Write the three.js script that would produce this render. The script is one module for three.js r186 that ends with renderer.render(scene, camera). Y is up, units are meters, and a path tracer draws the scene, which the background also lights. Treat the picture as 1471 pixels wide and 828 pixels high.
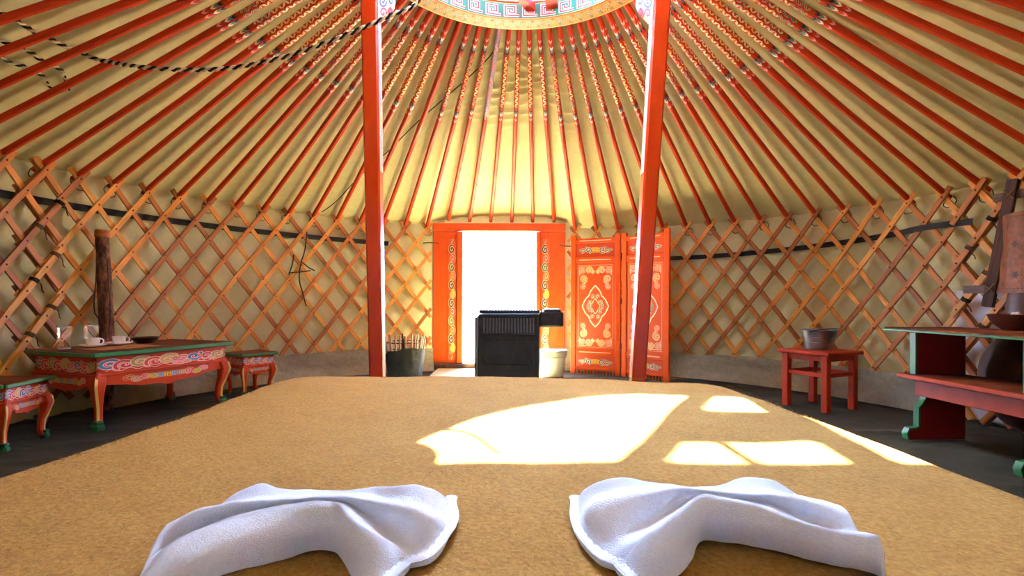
import * as THREE from 'three';
import { Sky } from 'three/addons/objects/Sky.js';
import { mergeGeometries, toCreasedNormals, mergeVertices } from 'three/addons/utils/BufferGeometryUtils.js';
import { ImprovedNoise } from 'three/addons/math/ImprovedNoise.js';

// ---------------------------------------------------------------- camera, sky, sun, exposure
const F = 740.7, YH = 432, CX = 735.5, ROLL = 0.004;
const EYE = new THREE.Vector3(-0.0127, 0.75, 2.7);
const scene = new THREE.Scene();
const camera = new THREE.PerspectiveCamera(2 * Math.atan(414 / F) * 180 / Math.PI, 1471 / 828, 0.05, 500);
camera.position.copy(EYE);
camera.rotation.set(0, 0, ROLL);
camera.setViewOffset(1471, 828, 0, 414 - YH, 1471, 828);
const renderer = new THREE.WebGLRenderer({ antialias: true });
renderer.toneMapping = THREE.LinearToneMapping;
renderer.toneMappingExposure = 16.5;
renderer.shadowMap.enabled = true;

const SUN = new THREE.Vector3(-0.46, 2.2, -1.83).normalize();
const sky = new Sky();
sky.scale.setScalar(1000);
sky.material.uniforms.turbidity.value = 10;
sky.material.uniforms.rayleigh.value = 0.25;
sky.material.uniforms.mieCoefficient.value = 0.004;
sky.material.uniforms.mieDirectionalG.value = 0.75;
sky.material.uniforms.sunPosition.value.copy(SUN);
scene.add(sky);
const sun = new THREE.DirectionalLight(0xfff9ea, 14);
sun.name = 'sun';
sun.position.copy(SUN).multiplyScalar(12);
sun.castShadow = true;
Object.assign(sun.shadow.camera, { left: -5, right: 5, top: 5, bottom: -5, near: 1, far: 30 });
sun.shadow.mapSize.set(2048, 2048);
scene.add(sun, sun.target);

// ---------------------------------------------------------------- helpers
const V = (x, y, z) => new THREE.Vector3(x, y, z);
let seed = 7;
const rnd = (a = 0, b = 1) => { seed = (seed + 0x6d2b79f5) | 0; let t = Math.imul(seed ^ (seed >>> 15), 1 | seed); t = (t + Math.imul(t ^ (t >>> 7), 61 | t)) ^ t; return a + (b - a) * (((t ^ (t >>> 14)) >>> 0) / 4294967296); };
const perlin = new ImprovedNoise();
const noise = (x, y, z = 0) => perlin.noise(x, y, z);
const fbm = (x, y, z = 0, o = 4) => { let s = 0, a = 0.5; for (let i = 0; i < o; i++) { s += a * noise(x, y, z); x *= 2.03; y *= 2.03; z *= 2.03; a *= 0.5; } return s; };
// direction of a photo pixel, per metre of depth
function ray(px, py) {
  const u = px - CX, v = py - YH, c = Math.cos(ROLL), s = Math.sin(ROLL);
  return [(c * u + s * v) / F, -(-s * u + c * v) / F];
}
const atDepth = (px, py, d) => { const [x, y] = ray(px, py); return V(EYE.x + x * d, EYE.y + y * d, EYE.z - d); };
const atHeight = (px, py, h) => { const [, y] = ray(px, py); return atDepth(px, py, (h - EYE.y) / y); };

const taken = new Map();
const numbered = (name) => { const n = taken.get(name) ?? 0; taken.set(name, n + 1); return n ? name + '_' + String(n).padStart(3, '0') : name; };
function thing(name, label, category, pos = [0, 0, 0], turn = 0, group) {
  const o = new THREE.Group(); o.name = numbered(name); scene.add(o);
  o.position.set(...pos); o.rotation.y = turn; o.userData = { label, category };
  if (group) o.userData.group = group;
  return o;
}
function part(name, geo, mat, parent, label) {
  const m = new THREE.Mesh(Array.isArray(geo) ? merge(geo) : geo, mat);
  m.name = name; m.castShadow = m.receiveShadow = true;
  if (label) m.userData.label = label;
  parent.add(m);
  return m;
}
function solo(name, geo, mat, label, category, group) {
  const m = part(numbered(name), geo, mat, scene, label);
  m.userData.category = category; if (group) m.userData.group = group;
  return m;
}
function struct(name, geo, mat, label, category) {
  const m = part(name, geo, mat, scene, label);
  m.userData.kind = 'structure'; m.userData.category = category;
  return m;
}
function merge(list) {
  return mergeGeometries(list.map((g) => { const n = g.index ? g.toNonIndexed() : g; for (const k of Object.keys(n.attributes)) if (!['position', 'normal', 'uv'].includes(k)) n.deleteAttribute(k); return n; }));
}
const place = (g, x = 0, y = 0, z = 0, rx = 0, ry = 0, rz = 0) => g.applyMatrix4(new THREE.Matrix4().compose(V(x, y, z), new THREE.Quaternion().setFromEuler(new THREE.Euler(rx, ry, rz)), V(1, 1, 1)));
// uv in metres from the dominant axis of each face
function metreUV(g) {
  if (g.index) g = g.toNonIndexed();
  const p = g.attributes.position, uv = new Float32Array(p.count * 2), a = V(), b = V(), c = V(), n = V();
  for (let i = 0; i < p.count; i += 3) {
    a.fromBufferAttribute(p, i); b.fromBufferAttribute(p, i + 1); c.fromBufferAttribute(p, i + 2);
    n.copy(b).sub(a).cross(c.clone().sub(a));
    const x = Math.abs(n.x), y = Math.abs(n.y), z = Math.abs(n.z);
    [a, b, c].forEach((q, k) => {
      const [u, v] = x > y && x > z ? [q.z, q.y] : y > z ? [q.x, q.z] : [q.x, q.y];
      uv[(i + k) * 2] = u; uv[(i + k) * 2 + 1] = v;
    });
  }
  g.setAttribute('uv', new THREE.BufferAttribute(uv, 2));
  return g;
}
// box with chamfered edges, uv in metres
function box(w, h, d, ch = 0.004) {
  ch = Math.min(ch, w * 0.3, h * 0.3, d * 0.3);
  const pos = [], X = w / 2, Y = h / 2, Z = d / 2, H = [X, Y, Z];
  const pt = (s, ax) => { const q = [0, 0, 0]; for (let i = 0; i < 3; i++) q[i] = s[i] * (H[i] - (i === ax ? 0 : ch)); return q; };
  const tri = (a, b, c, out) => {
    const n = [(b[1] - a[1]) * (c[2] - a[2]) - (b[2] - a[2]) * (c[1] - a[1]), (b[2] - a[2]) * (c[0] - a[0]) - (b[0] - a[0]) * (c[2] - a[2]), (b[0] - a[0]) * (c[1] - a[1]) - (b[1] - a[1]) * (c[0] - a[0])];
    const t = n[0] * out[0] + n[1] * out[1] + n[2] * out[2];
    pos.push(...a, ...(t > 0 ? b : c), ...(t > 0 ? c : b));
  };
  const quad = (a, b, c, e, out) => { tri(a, b, c, out); tri(a, c, e, out); };
  for (let ax = 0; ax < 3; ax++) for (const s of [-1, 1]) {
    const o = [0, 0, 0]; o[ax] = s; const i = (ax + 1) % 3, j = (ax + 2) % 3;
    const cs = [[-1, -1], [1, -1], [1, 1], [-1, 1]].map(([p, q]) => { const t = [0, 0, 0]; t[ax] = s; t[i] = p; t[j] = q; return pt(t, ax); });
    quad(...cs, o);
  }
  for (let ax = 0; ax < 3; ax++) { const i = (ax + 1) % 3, j = (ax + 2) % 3;
    for (const p of [-1, 1]) for (const q of [-1, 1]) {
      const m = (e, f) => { const t = [0, 0, 0]; t[ax] = e; t[i] = p; t[j] = q; return pt(t, f); };
      const o = [0, 0, 0]; o[i] = p; o[j] = q; quad(m(-1, i), m(1, i), m(1, j), m(-1, j), o);
    } }
  for (const a of [-1, 1]) for (const b of [-1, 1]) for (const c of [-1, 1]) tri(pt([a, b, c], 0), pt([a, b, c], 1), pt([a, b, c], 2), [a, b, c]);
  const g = new THREE.BufferGeometry();
  g.setAttribute('position', new THREE.Float32BufferAttribute(pos, 3));
  g.computeVertexNormals();
  return metreUV(g);
}
const bx = (w, h, d, x = 0, y = 0, z = 0, ch) => place(box(w, h, d, ch), x, y, z);
// section polygon swept along points; section(i, t) gives [side, up] pairs; uv: u round the section 0..1, v metres along (or t)
function sweep(pts, section, up = V(0, 1, 0), { caps = true, vUnit = 'm', crease = 0.7 } = {}) {
  const n = pts.length, pos = [], uv = [], idx = [], side = V(), top = V(), tan = V();
  let len = 0, m = 0, total = 0;
  for (let i = 1; i < n; i++) total += pts[i].distanceTo(pts[i - 1]);
  const rings = [];
  for (let i = 0; i < n; i++) {
    tan.copy(pts[Math.min(i + 1, n - 1)]).sub(pts[Math.max(i - 1, 0)]).normalize();
    const u = typeof up === 'function' ? up(i) : up;
    side.crossVectors(tan, u).normalize(); top.crossVectors(side, tan).normalize();
    if (i) len += pts[i].distanceTo(pts[i - 1]);
    const s = section(i, len / total); m = s.length; const ring = [];
    for (let k = 0; k <= m; k++) {
      const [a, b] = s[k % m], q = pts[i].clone().addScaledVector(side, a).addScaledVector(top, b);
      ring.push(q); pos.push(q.x, q.y, q.z); uv.push(k / m, vUnit === 't' ? len / total : len);
    }
    rings.push(ring);
  }
  for (let i = 0; i < n - 1; i++) for (let k = 0; k < m; k++) { const a = i * (m + 1) + k, b = a + m + 1; idx.push(a, a + 1, b, b, a + 1, b + 1); }
  if (caps) for (const [i, flip] of [[0, false], [n - 1, true]]) {
    const base = pos.length / 3, ce = V(); for (let k = 0; k < m; k++) ce.add(rings[i][k]); ce.divideScalar(m);
    pos.push(ce.x, ce.y, ce.z); uv.push(0.5, vUnit === 't' ? i / (n - 1) : 0);
    for (let k = 0; k <= m; k++) { const q = rings[i][k]; pos.push(q.x, q.y, q.z); uv.push(k / m, vUnit === 't' ? i / (n - 1) : 0.01); }
    for (let k = 0; k < m; k++) flip ? idx.push(base, base + 1 + k, base + 2 + k) : idx.push(base, base + 2 + k, base + 1 + k);
  }
  const g = new THREE.BufferGeometry();
  g.setAttribute('position', new THREE.Float32BufferAttribute(pos, 3)); g.setAttribute('uv', new THREE.Float32BufferAttribute(uv, 2)); g.setIndex(idx);
  return toCreasedNormals(g, crease);
}
const rect = (w, h) => [[-w / 2, -h / 2], [w / 2, -h / 2], [w / 2, h / 2], [-w / 2, h / 2]];
const ngon = (r, k = 8, r2 = r) => Array.from({ length: k }, (_, i) => [r * Math.cos(2 * Math.PI * i / k), r2 * Math.sin(2 * Math.PI * i / k)]);
const roundRect = (w, h, c) => [[-w / 2 + c, -h / 2], [w / 2 - c, -h / 2], [w / 2, -h / 2 + c], [w / 2, h / 2 - c], [w / 2 - c, h / 2], [-w / 2 + c, h / 2], [-w / 2, h / 2 - c], [-w / 2, -h / 2 + c]];
const bar = (a, b, w, h, up = V(0, 1, 0)) => sweep([a, b], () => rect(w, h), up);
const tube = (pts, r, k = 7, seg = 0) => { const p = seg ? new THREE.CatmullRomCurve3(pts).getSpacedPoints(seg) : pts; return sweep(p, typeof r === 'function' ? (i, t) => ngon(r(t), k) : () => ngon(r, k), upFor(p), { crease: 1.5 }); };
const upFor = (p) => { const d = p[p.length - 1].clone().sub(p[0]).normalize(); return Math.abs(d.y) > 0.8 ? V(0.3, 0, 1) : V(0.01, 1, 0.02); };
const lathe = (profile, seg = 28) => { const g = new THREE.LatheGeometry(profile.map(([r, y]) => new THREE.Vector2(r, y)), seg); return toCreasedNormals(g, 0.6); };
function extrude(pts, depth, bevel = 0.003, smooth = false, seg = 8) {
  const s = new THREE.Shape();
  if (smooth) pts(s); else s.setFromPoints(pts.map(([x, y]) => new THREE.Vector2(x, y)));
  return new THREE.ExtrudeGeometry(s, { depth, bevelEnabled: bevel > 0, bevelSize: bevel, bevelThickness: bevel, bevelSegments: 1, curveSegments: seg });
}
// a grid surface f(u, v) with u, v in 0..1
function grid(nu, nv, f, uvf) {
  const pos = [], uv = [], idx = [];
  for (let j = 0; j <= nv; j++) for (let i = 0; i <= nu; i++) { const p = f(i / nu, j / nv); pos.push(p.x, p.y, p.z); uv.push(...(uvf ? uvf(i / nu, j / nv) : [i / nu, j / nv])); }
  for (let j = 0; j < nv; j++) for (let i = 0; i < nu; i++) { const a = j * (nu + 1) + i, b = a + nu + 1; idx.push(a, a + 1, b, b, a + 1, b + 1); }
  const g = new THREE.BufferGeometry();
  g.setAttribute('position', new THREE.Float32BufferAttribute(pos, 3)); g.setAttribute('uv', new THREE.Float32BufferAttribute(uv, 2)); g.setIndex(idx); g.computeVertexNormals();
  return g;
}

// ---------------------------------------------------------------- textures
function canvasTex(w, h, draw, { clamp = false, data = false } = {}) {
  const c = document.createElement('canvas'); c.width = w; c.height = h; draw(c.getContext('2d'), w, h);
  const t = new THREE.CanvasTexture(c); t.wrapS = t.wrapT = clamp ? THREE.ClampToEdgeWrapping : THREE.RepeatWrapping;
  if (!data) t.colorSpace = THREE.SRGBColorSpace;
  return t;
}
function dataTex(n, m, f, srgb = true) {
  const d = new Uint8Array(n * m * 4);
  for (let y = 0; y < m; y++) for (let x = 0; x < n; x++) { const c = f(x / n, y / m, x, y), o = (y * n + x) * 4; d[o] = c[0]; d[o + 1] = c[1]; d[o + 2] = c[2]; d[o + 3] = 255; }
  const t = new THREE.DataTexture(d, n, m); t.wrapS = t.wrapT = THREE.RepeatWrapping; t.magFilter = THREE.LinearFilter; t.minFilter = THREE.LinearMipmapLinearFilter; t.generateMipmaps = true;
  if (srgb) t.colorSpace = THREE.SRGBColorSpace; t.needsUpdate = true; return t;
}
const scaled = (t, rx, ry) => { const c = t.clone(); c.repeat.set(rx, ry); c.needsUpdate = true; return c; };
// seamless value noise: ku x kv cells across the tile, four octaves
const hash = (x, y, s) => { let h = Math.imul(x, 374761393) ^ Math.imul(y, 668265263) ^ Math.imul(s + 11, 1274126177); h = Math.imul(h ^ (h >>> 13), 1274126177); return ((h ^ (h >>> 16)) >>> 0) / 4294967296; };
function tile2(u, v, ku, kv, z = 0) {
  let sum = 0, amp = 0.55;
  for (let o = 0; o < 4; o++) {
    const x = u * ku, y = v * kv, ix = Math.floor(x), iy = Math.floor(y), fx = x - ix, fy = y - iy, sx = fx * fx * (3 - 2 * fx), sy = fy * fy * (3 - 2 * fy), m = (q, n) => ((q % n) + n) % n;
    const h = (a, b) => hash(m(ix + a, ku), m(iy + b, kv), z * 7 + o);
    sum += amp * (h(0, 0) * (1 - sx) * (1 - sy) + h(1, 0) * sx * (1 - sy) + h(0, 1) * (1 - sx) * sy + h(1, 1) * sx * sy - 0.5);
    amp *= 0.5; ku *= 2; kv *= 2;
  }
  return sum;
}
const tile = (u, v, k, z = 0) => tile2(u, v, Math.max(1, Math.round(k)), Math.max(1, Math.round(k)), z);
const cl = (x) => Math.max(0, Math.min(255, x));
const mono = (g) => [cl(g), cl(g), cl(g)];
const MAT = (o) => new THREE.MeshPhysicalMaterial(o);
const woodGrain = (base, vary, n = 9) => dataTex(128, 512, (u, v) => {
  const g = tile2(u, v, 10, 2, n) * 70 + Math.sin((u * 5 + tile2(u, v, 2, 2, n) * 2.2) * 6.283) * 7 + tile2(u, v, 36, 5, n + 3) * 44 + tile2(u, v, 3, 3, n + 5) * 30;
  return base.map((c, i) => cl(c + g * vary[i]));
});
const grainBump = dataTex(128, 512, (u, v) => mono(128 + tile2(u, v, 24, 3, 2) * 160), false);
const clothMap = (base, amp, z = 0) => dataTex(512, 512, (u, v, x, y) => {
  const g = tile(u, v, 4, z) * amp * 1.2 + tile(u, v, 60, z + 7) * amp * 0.9 + (((x + y) & 1) ? 2 : -2);
  const warm = tile(u, v, 3, z + 20) * amp * 0.6;
  return [cl(base[0] + g + warm), cl(base[1] + g), cl(base[2] + g - warm)];
});
const clothBump = dataTex(512, 512, (u, v, x, y) => mono(128 + tile2(u, v, 5, 9, 4) * 130 + tile(u, v, 50, 6) * 40 + ((x >> 1) + (y >> 1) & 1 ? 6 : -6)), false);
const speckBump = dataTex(512, 512, (u, v) => mono(128 + tile(u, v, 90, 8) * 190 + tile(u, v, 22, 3) * 60 + rnd(-25, 25)), false);

const roofCloth = MAT({ map: scaled(clothMap([200, 196, 144], 14), 0.6, 0.6), bumpMap: scaled(clothBump, 1.4, 1.4), bumpScale: 0.002, roughness: 1, transmission: 0.02, thickness: 0 });
const wallCloth = MAT({ map: scaled(clothMap([194, 189, 138], 14, 5), 0.8, 0.8), bumpMap: scaled(clothBump, 1.2, 1.2), bumpScale: 0.003, roughness: 0.95 });
const skirtCloth = MAT({ map: scaled(clothMap([136, 130, 104], 30, 9), 0.9, 0.9), bumpMap: scaled(clothBump, 2, 2), bumpScale: 0.006, roughness: 0.95 });
const flapCloth = MAT({ color: 0xf0f4ff, roughness: 1, transmission: 0.55, thickness: 0 });
const paintWear = (base, z, amp = 16) => dataTex(256, 256, (u, v) => { const g = tile(u, v, 6, z) * amp + tile(u, v, 40, z) * amp * 0.5; return [cl(base[0] + g), cl(base[1] + g * 0.7), cl(base[2] + g * 0.4)]; });
const orangePaint = MAT({ map: scaled(paintWear([190, 56, 6], 1), 2, 2), roughness: 0.45, specularIntensity: 0.5, clearcoat: 0.12, clearcoatRoughness: 0.3, bumpMap: scaled(grainBump, 6, 1), bumpScale: 0.0006 });
const doorPaint = MAT({ map: scaled(paintWear([214, 80, 10], 4, 20), 2, 2), roughness: 0.5, specularIntensity: 0.6, bumpMap: scaled(grainBump, 6, 1), bumpScale: 0.0008 });
const redPaint = MAT({ map: scaled(paintWear([116, 14, 6], 6, 14), 3, 3), roughness: 0.6, specularIntensity: 0.5 });
const maroonTop = MAT({ map: woodGrain([104, 44, 20], [0.9, 0.6, 0.35], 31), roughness: 0.5, specularIntensity: 0.5 });
const greenPaint = MAT({ map: scaled(paintWear([28, 100, 52], 8, 26), 5, 5), roughness: 0.4 });
const goldPaint = MAT({ map: scaled(paintWear([214, 168, 74], 9, 26), 6, 6), roughness: 0.45 });
const lathTones = [[[192, 122, 38], 40], [[170, 100, 26], 41], [[208, 142, 50], 42], [[146, 82, 22], 43]].map(([c, n]) => MAT({ map: scaled(woodGrain(c, [1, 0.75, 0.45], n), 0.5, 1.4), roughness: 0.55, bumpMap: grainBump, bumpScale: 0.0008 }));
const darkWood = MAT({ map: scaled(woodGrain([82, 48, 24], [0.9, 0.65, 0.4], 44), 1, 1.5), roughness: 0.6 });
const blackCord = MAT({ color: 0x14110f, roughness: 0.9 });
const hempCord = MAT({ color: 0x5b4630, roughness: 0.95 });
const strapMat = MAT({ color: 0x15161a, roughness: 0.8 });

// ---------------------------------------------------------------- the shell: ground, floor, walls, roof cloth
const R = 3.055, N = 81, STEP = 2 * Math.PI / N, PHASE = -0.0061, TILT = 0.048;
const RIM = 0.872, RIM_H = 2.63, RIM_X = 0.035;
const pol = (r, phi, h) => V(r * Math.sin(phi), h, -r * Math.cos(phi));
const DOOR_L = -0.878, DOOR_R = 0.563, DOOR_Z = -2.95, DOOR_H = 1.59, OPEN_L = -0.55, OPEN_R = 0.25, OPEN_H = 1.505;
const PHI_L = Math.atan2(DOOR_L, -DOOR_Z), PHI_R = Math.atan2(DOOR_R, -DOOR_Z);
const wallTop = (phi) => 1.50 - TILT * Math.sin(phi);
const overDoor = (phi) => phi > PHI_L && phi < PHI_R;
const rafterFoot = (phi) => pol(overDoor(phi) ? R - 0.06 : R - 0.022, phi, overDoor(phi) ? DOOR_H + 0.035 : wallTop(phi) + 0.004);
const rafterHead = (phi) => pol(RIM, phi, RIM_H + 0.03).add(V(RIM_X, 0, 0));

const sand = MAT({ map: scaled(clothMap([190, 172, 138], 26, 12), 0.4, 0.4), roughness: 1 });
{
  const g = new THREE.RingGeometry(3.1, 140, 64, 6); g.rotateX(-Math.PI / 2); const uv = g.attributes.uv, p = g.attributes.position;
  for (let i = 0; i < uv.count; i++) uv.setXY(i, p.getX(i), p.getZ(i));
  struct('ground', g, sand, 'dry pale steppe ground outside the doorway', 'ground').position.y = -0.02;
}
const tarp = MAT({ map: scaled(clothMap([48, 50, 40], 24, 15), 0.7, 0.7), roughness: 0.7, bumpMap: scaled(clothBump, 3, 3), bumpScale: 0.01 });
{
  // dark tarpaulin with creases, thick enough to close the room
  const n = 150, top = grid(n, n, (u, v) => {
    const a = (u - 0.5) * 6.2, b = (v - 0.5) * 6.2, k = Math.max(Math.abs(a), Math.abs(b)) / (Math.hypot(a, b) || 1), x = a * k, z = b * k;
    const crease = Math.pow(1 - Math.abs(noise(x * 0.9 + 3, z * 3.4, 1)), 9) * 0.014 + Math.pow(1 - Math.abs(noise(x * 2.6, z * 5.5, 7)), 10) * 0.008;
    return V(x, -0.014 + crease, z);
  }, (u, v) => [(u - 0.5) * 6.2, (v - 0.5) * 6.2]);
  top.index.array.reverse(); top.computeVertexNormals();
  struct('floor', [top.toNonIndexed(), place(new THREE.CylinderGeometry(3.1, 3.1, 0.04, 48), 0, -0.04, 0).toNonIndexed()], tarp, 'dark creased tarpaulin floor of the round tent', 'floor');
}
function wallSheet(a, b, seg) {
  const inner = grid(seg, 44, (u, v) => {
    const phi = a + (b - a) * u, h = v * (wallTop(phi) + 0.14);
    const bulge = 0.010 * fbm(phi * 9, h * 5, 2) + 0.006 * noise(phi * 30 + h * 4, h * 14 - phi * 6, 5);
    return pol(3.06 + bulge - 0.012 * Math.max(0, v - 0.9) * 10, phi, h - 0.03);
  }, (u, v) => [(a + (b - a) * u) * R, v * 1.65]);
  const outer = grid(Math.round(seg / 4), 2, (u, v) => pol(3.11, a + (b - a) * u, v * 1.62 - 0.03));
  return [inner, outer];
}
struct('wall_left', wallSheet(-2.4, PHI_L + 0.04, 240), wallCloth, 'off-white cloth wall lining behind the lattice', 'wall');
struct('wall_right', wallSheet(PHI_R - 0.04, 2.4, 240), wallCloth, 'off-white cloth wall lining behind the lattice', 'wall');
struct('wall_back', wallSheet(2.4, 2 * Math.PI - 2.4, 80), MAT({ map: scaled(clothMap([232, 231, 226], 10, 6), 0.8, 0.8), roughness: 0.95 }), 'white cloth wall lining behind the head of the bed', 'wall');
{
  const under = grid(N * 4, 230, (u, v) => {
    const phi = (u - 0.5) * 2 * Math.PI, s = v * 1.05 - 0.02;
    const head = rafterHead(phi), foot = pol(R, phi, wallTop(phi) + (0.105) * Math.exp(-Math.pow((phi - (PHI_L + PHI_R) / 2) / 0.27, 8)));
    const p = head.lerp(foot, s), k = ((phi - PHASE) / STEP), f = k - Math.floor(k), hump = 4 * f * (1 - f);
    const front = Math.max(0, Math.cos(phi)), gather = Math.max(0, 1 - Math.abs(s - 0.22) / 0.26);
    const fold = gather * front * hump * 0.034 * Math.pow(Math.abs(Math.sin(s * 74 + 3 * noise(phi * 7, s * 9, 3) + Math.floor(k) * 1.7)), 5) * Math.max(0, 0.55 + noise(Math.floor(k) * 3.3 + 0.5, s * 12, 9));
    const wave = 0.010 * fbm(phi * 5, s * 5, 4) + 0.006 * noise(phi * 22, s * 16, 6);
    p.y += 0.047 - fold + wave - hump * 0.006 * (1 - s);
    return p;
  }, (u, v) => [(u - 0.5) * 2 * Math.PI * 2.2, v * 2.5]);
  const over = grid(N, 4, (u, v) => { const phi = (u - 0.5) * 2 * Math.PI; return rafterHead(phi).lerp(rafterFoot(phi), v * 1.06 - 0.01).add(V(0, 0.115, 0)); });
  struct('ceiling', [under, over], roofCloth, 'cream cloth roof lining stretched over the rafters', 'ceiling');
}
struct('trim_1', grid(30, 8, (u, v) => V(DOOR_L - 0.02 + (DOOR_R - DOOR_L + 0.04) * u, 1.50 + v * 0.22 + 0.0 * u, DOOR_Z - 0.055 + 0.02 * v + 0.012 * Math.sin(u * 38 + 2 * noise(u * 6, v))), (u, v) => [u * 1.45, v * 0.22]), roofCloth, 'cloth hem of the roof tucked above the door frame', 'trim');

// ---------------------------------------------------------------- painted ornament, drawn flat as on the wood
function curl(ctx, x, y, r, dir, turn, color, lw, loops = 1.35, edge) {
  for (const [c, w] of edge ? [[edge, lw * 1.9], [color, lw]] : [[color, lw]]) {
    ctx.beginPath();
    for (let i = 0; i <= 40; i++) { const t = i / 40, a = turn + dir * t * loops * 2 * Math.PI, q = r * (1 - 0.82 * t); ctx[i ? 'lineTo' : 'moveTo'](x + q * Math.cos(a), y + q * Math.sin(a)); }
    ctx.strokeStyle = c; ctx.lineWidth = w; ctx.lineCap = 'round'; ctx.lineJoin = 'round'; ctx.stroke();
  }
}
// a running row of paired scrolls along x
function scrollRow(ctx, x0, x1, y, r, colors, edge, lw) {
  const n = Math.max(2, Math.round((x1 - x0) / (r * 1.75))), w = (x1 - x0) / n;
  for (let i = 0; i < n; i++) {
    const cx = x0 + (i + 0.5) * w, up = i % 2 ? 1 : -1, mid = i < n / 2 ? 1 : -1;
    curl(ctx, cx, y + up * r * 0.12, r * 0.72, up * mid, up > 0 ? -1.2 : 1.2, colors[i % colors.length], lw, 1.3, edge);
    ctx.beginPath(); ctx.moveTo(cx - w * 0.6, y + up * r * 0.62); ctx.quadraticCurveTo(cx, y - up * r * 0.2, cx + w * 0.6, y - up * r * 0.62);
    ctx.strokeStyle = edge; ctx.lineWidth = lw * 0.6; ctx.stroke();
  }
}
function lozenge(ctx, cx, cy, w, h, lines) {
  for (const [k, color, lw] of lines) {
    ctx.beginPath();
    for (let i = 0; i <= 120; i++) {
      const a = i / 120 * 2 * Math.PI, c = Math.cos(a), s = Math.sin(a), m = 1 / (Math.abs(c) + Math.abs(s)), lobe = 1 + 0.09 * Math.abs(Math.sin(a * 4));
      ctx[i ? 'lineTo' : 'moveTo'](cx + c * m * lobe * w * k, cy + s * m * lobe * h * k);
    }
    ctx.closePath(); ctx.strokeStyle = color; ctx.lineWidth = lw; ctx.stroke();
  }
}
const ORANGE = '#d44a0e', RED = '#c8340c';
// rafter decoration: 4 faces round (x), top end of the rafter at the bottom of the canvas (v = 0)
function rafterTex(kind) {
  return canvasTex(256, 1024, (c, w, h) => {
    c.fillStyle = '#b83508'; c.fillRect(0, 0, w, h);
    for (let i = 0; i < 500; i++) { c.fillStyle = `rgba(${rnd() < 0.5 ? '120,20,0' : '235,110,40'},0.10)`; c.fillRect(rnd(0, w), rnd(0, h), rnd(1, 3), rnd(20, 120)); }
    if (kind === 'plain') return;
    const y = (t) => h - t / 0.42 * h;
    const chev = (t, cols) => cols.forEach(([col, dt]) => { for (let f = 0; f < 4; f++) { const X = f * 64, Y = y(t + dt); c.beginPath(); c.moveTo(X + 4, Y - 14); c.lineTo(X + 32, Y + 4 - 34); c.lineTo(X + 60, Y - 14); c.lineTo(X + 60, Y + 6); c.lineTo(X + 32, Y - 12); c.lineTo(X + 4, Y + 6); c.closePath(); c.fillStyle = col; c.fill(); } });
    if (kind !== 'lilac') {
      chev(0.055, [['#e9a79c', 0], ['#c62f25', 0.009], ['#f2e6d8', 0.022], ['#5f98a0', 0.031], ['#22303c', 0.040]]);
      chev(0.345, [['#f0a09a', 0.018], ['#d33a2c', 0.010], ['#f2e9da', -0.003], ['#5f98a0', -0.012], ['#1f2c38', -0.021]]);
    } else { c.fillStyle = '#b58fa6'; c.fillRect(0, y(0.36), w, y(0) - y(0.36)); }
    const sets = { gold: ['#f3d68a', '#efb24c', '#f6e7b4'], mixed: ['#3f5a70', '#2f8a72', '#f0b040', '#d85a70', '#f4dca0'], pale: ['#f4ead0', '#efd9a4', '#9fb7b4'], lilac: ['#d8607a', '#6f7fae', '#e6c0c8', '#7aa07a'] }[kind];
    const a = kind === 'lilac' ? 0.01 : 0.115, b = kind === 'lilac' ? 0.36 : 0.305, wl = 0.0205;
    for (let f = 0; f < 4; f++) for (const [lw, edge] of [[12, true], [7, false]]) {
      for (let t = a, i = 0; t < b; t += wl / 2, i++) {
        const s = i % 2 ? 1 : -1, X = f * 64 + 32;
        c.beginPath(); c.moveTo(X, y(t)); c.bezierCurveTo(X + s * 34, y(t + wl * 0.05), X + s * 34, y(t + wl * 0.45), X, y(t + wl / 2)); c.lineTo(X - s * 8, y(t + wl * 0.42));
        c.strokeStyle = edge ? (kind === 'lilac' ? '#d9b7c2' : '#f8e6b4') : sets[Math.floor(i / 3) % sets.length]; c.lineWidth = lw; c.lineCap = 'round'; c.stroke();
      }
    }
  }, { clamp: true });
}
const rafterMats = Object.fromEntries(['gold', 'mixed', 'pale', 'plain', 'lilac'].map((k) => [k, MAT({ map: rafterTex(k), roughness: 0.5, specularIntensity: 0.6 })]));

// ---------------------------------------------------------------- crown ring at the smoke hole
const CROWN = thing('ceiling_ring', 'round painted wooden crown ring with a key pattern at the smoke hole', 'ceiling ring', [RIM_X, RIM_H, 0]);
const RIN = 0.742, RTOP = 0.105;
const floralMap = canvasTex(512, 64, (c, w, h) => {
  c.fillStyle = '#c69a44'; c.fillRect(0, 0, w, h);
  for (let i = 0; i < 16; i++) { const s = i % 2 ? 1 : -1, cols = ['#b8402c', '#3f7a5c', '#c77a2c', '#5a6f6a']; curl(c, 16 + i * 32, 32 + s * 4, 15, s, 0.6 * i, cols[i % 4], 4, 1.25, '#f2dc98'); curl(c, 16 + i * 32, 32 - s * 16, 8, -s, i, cols[(i + 2) % 4], 3); }
  c.fillStyle = '#e9cf7c'; c.fillRect(0, 0, w, 5); c.fillStyle = '#b23c1c'; c.fillRect(0, h - 5, w, 5);
});
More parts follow.
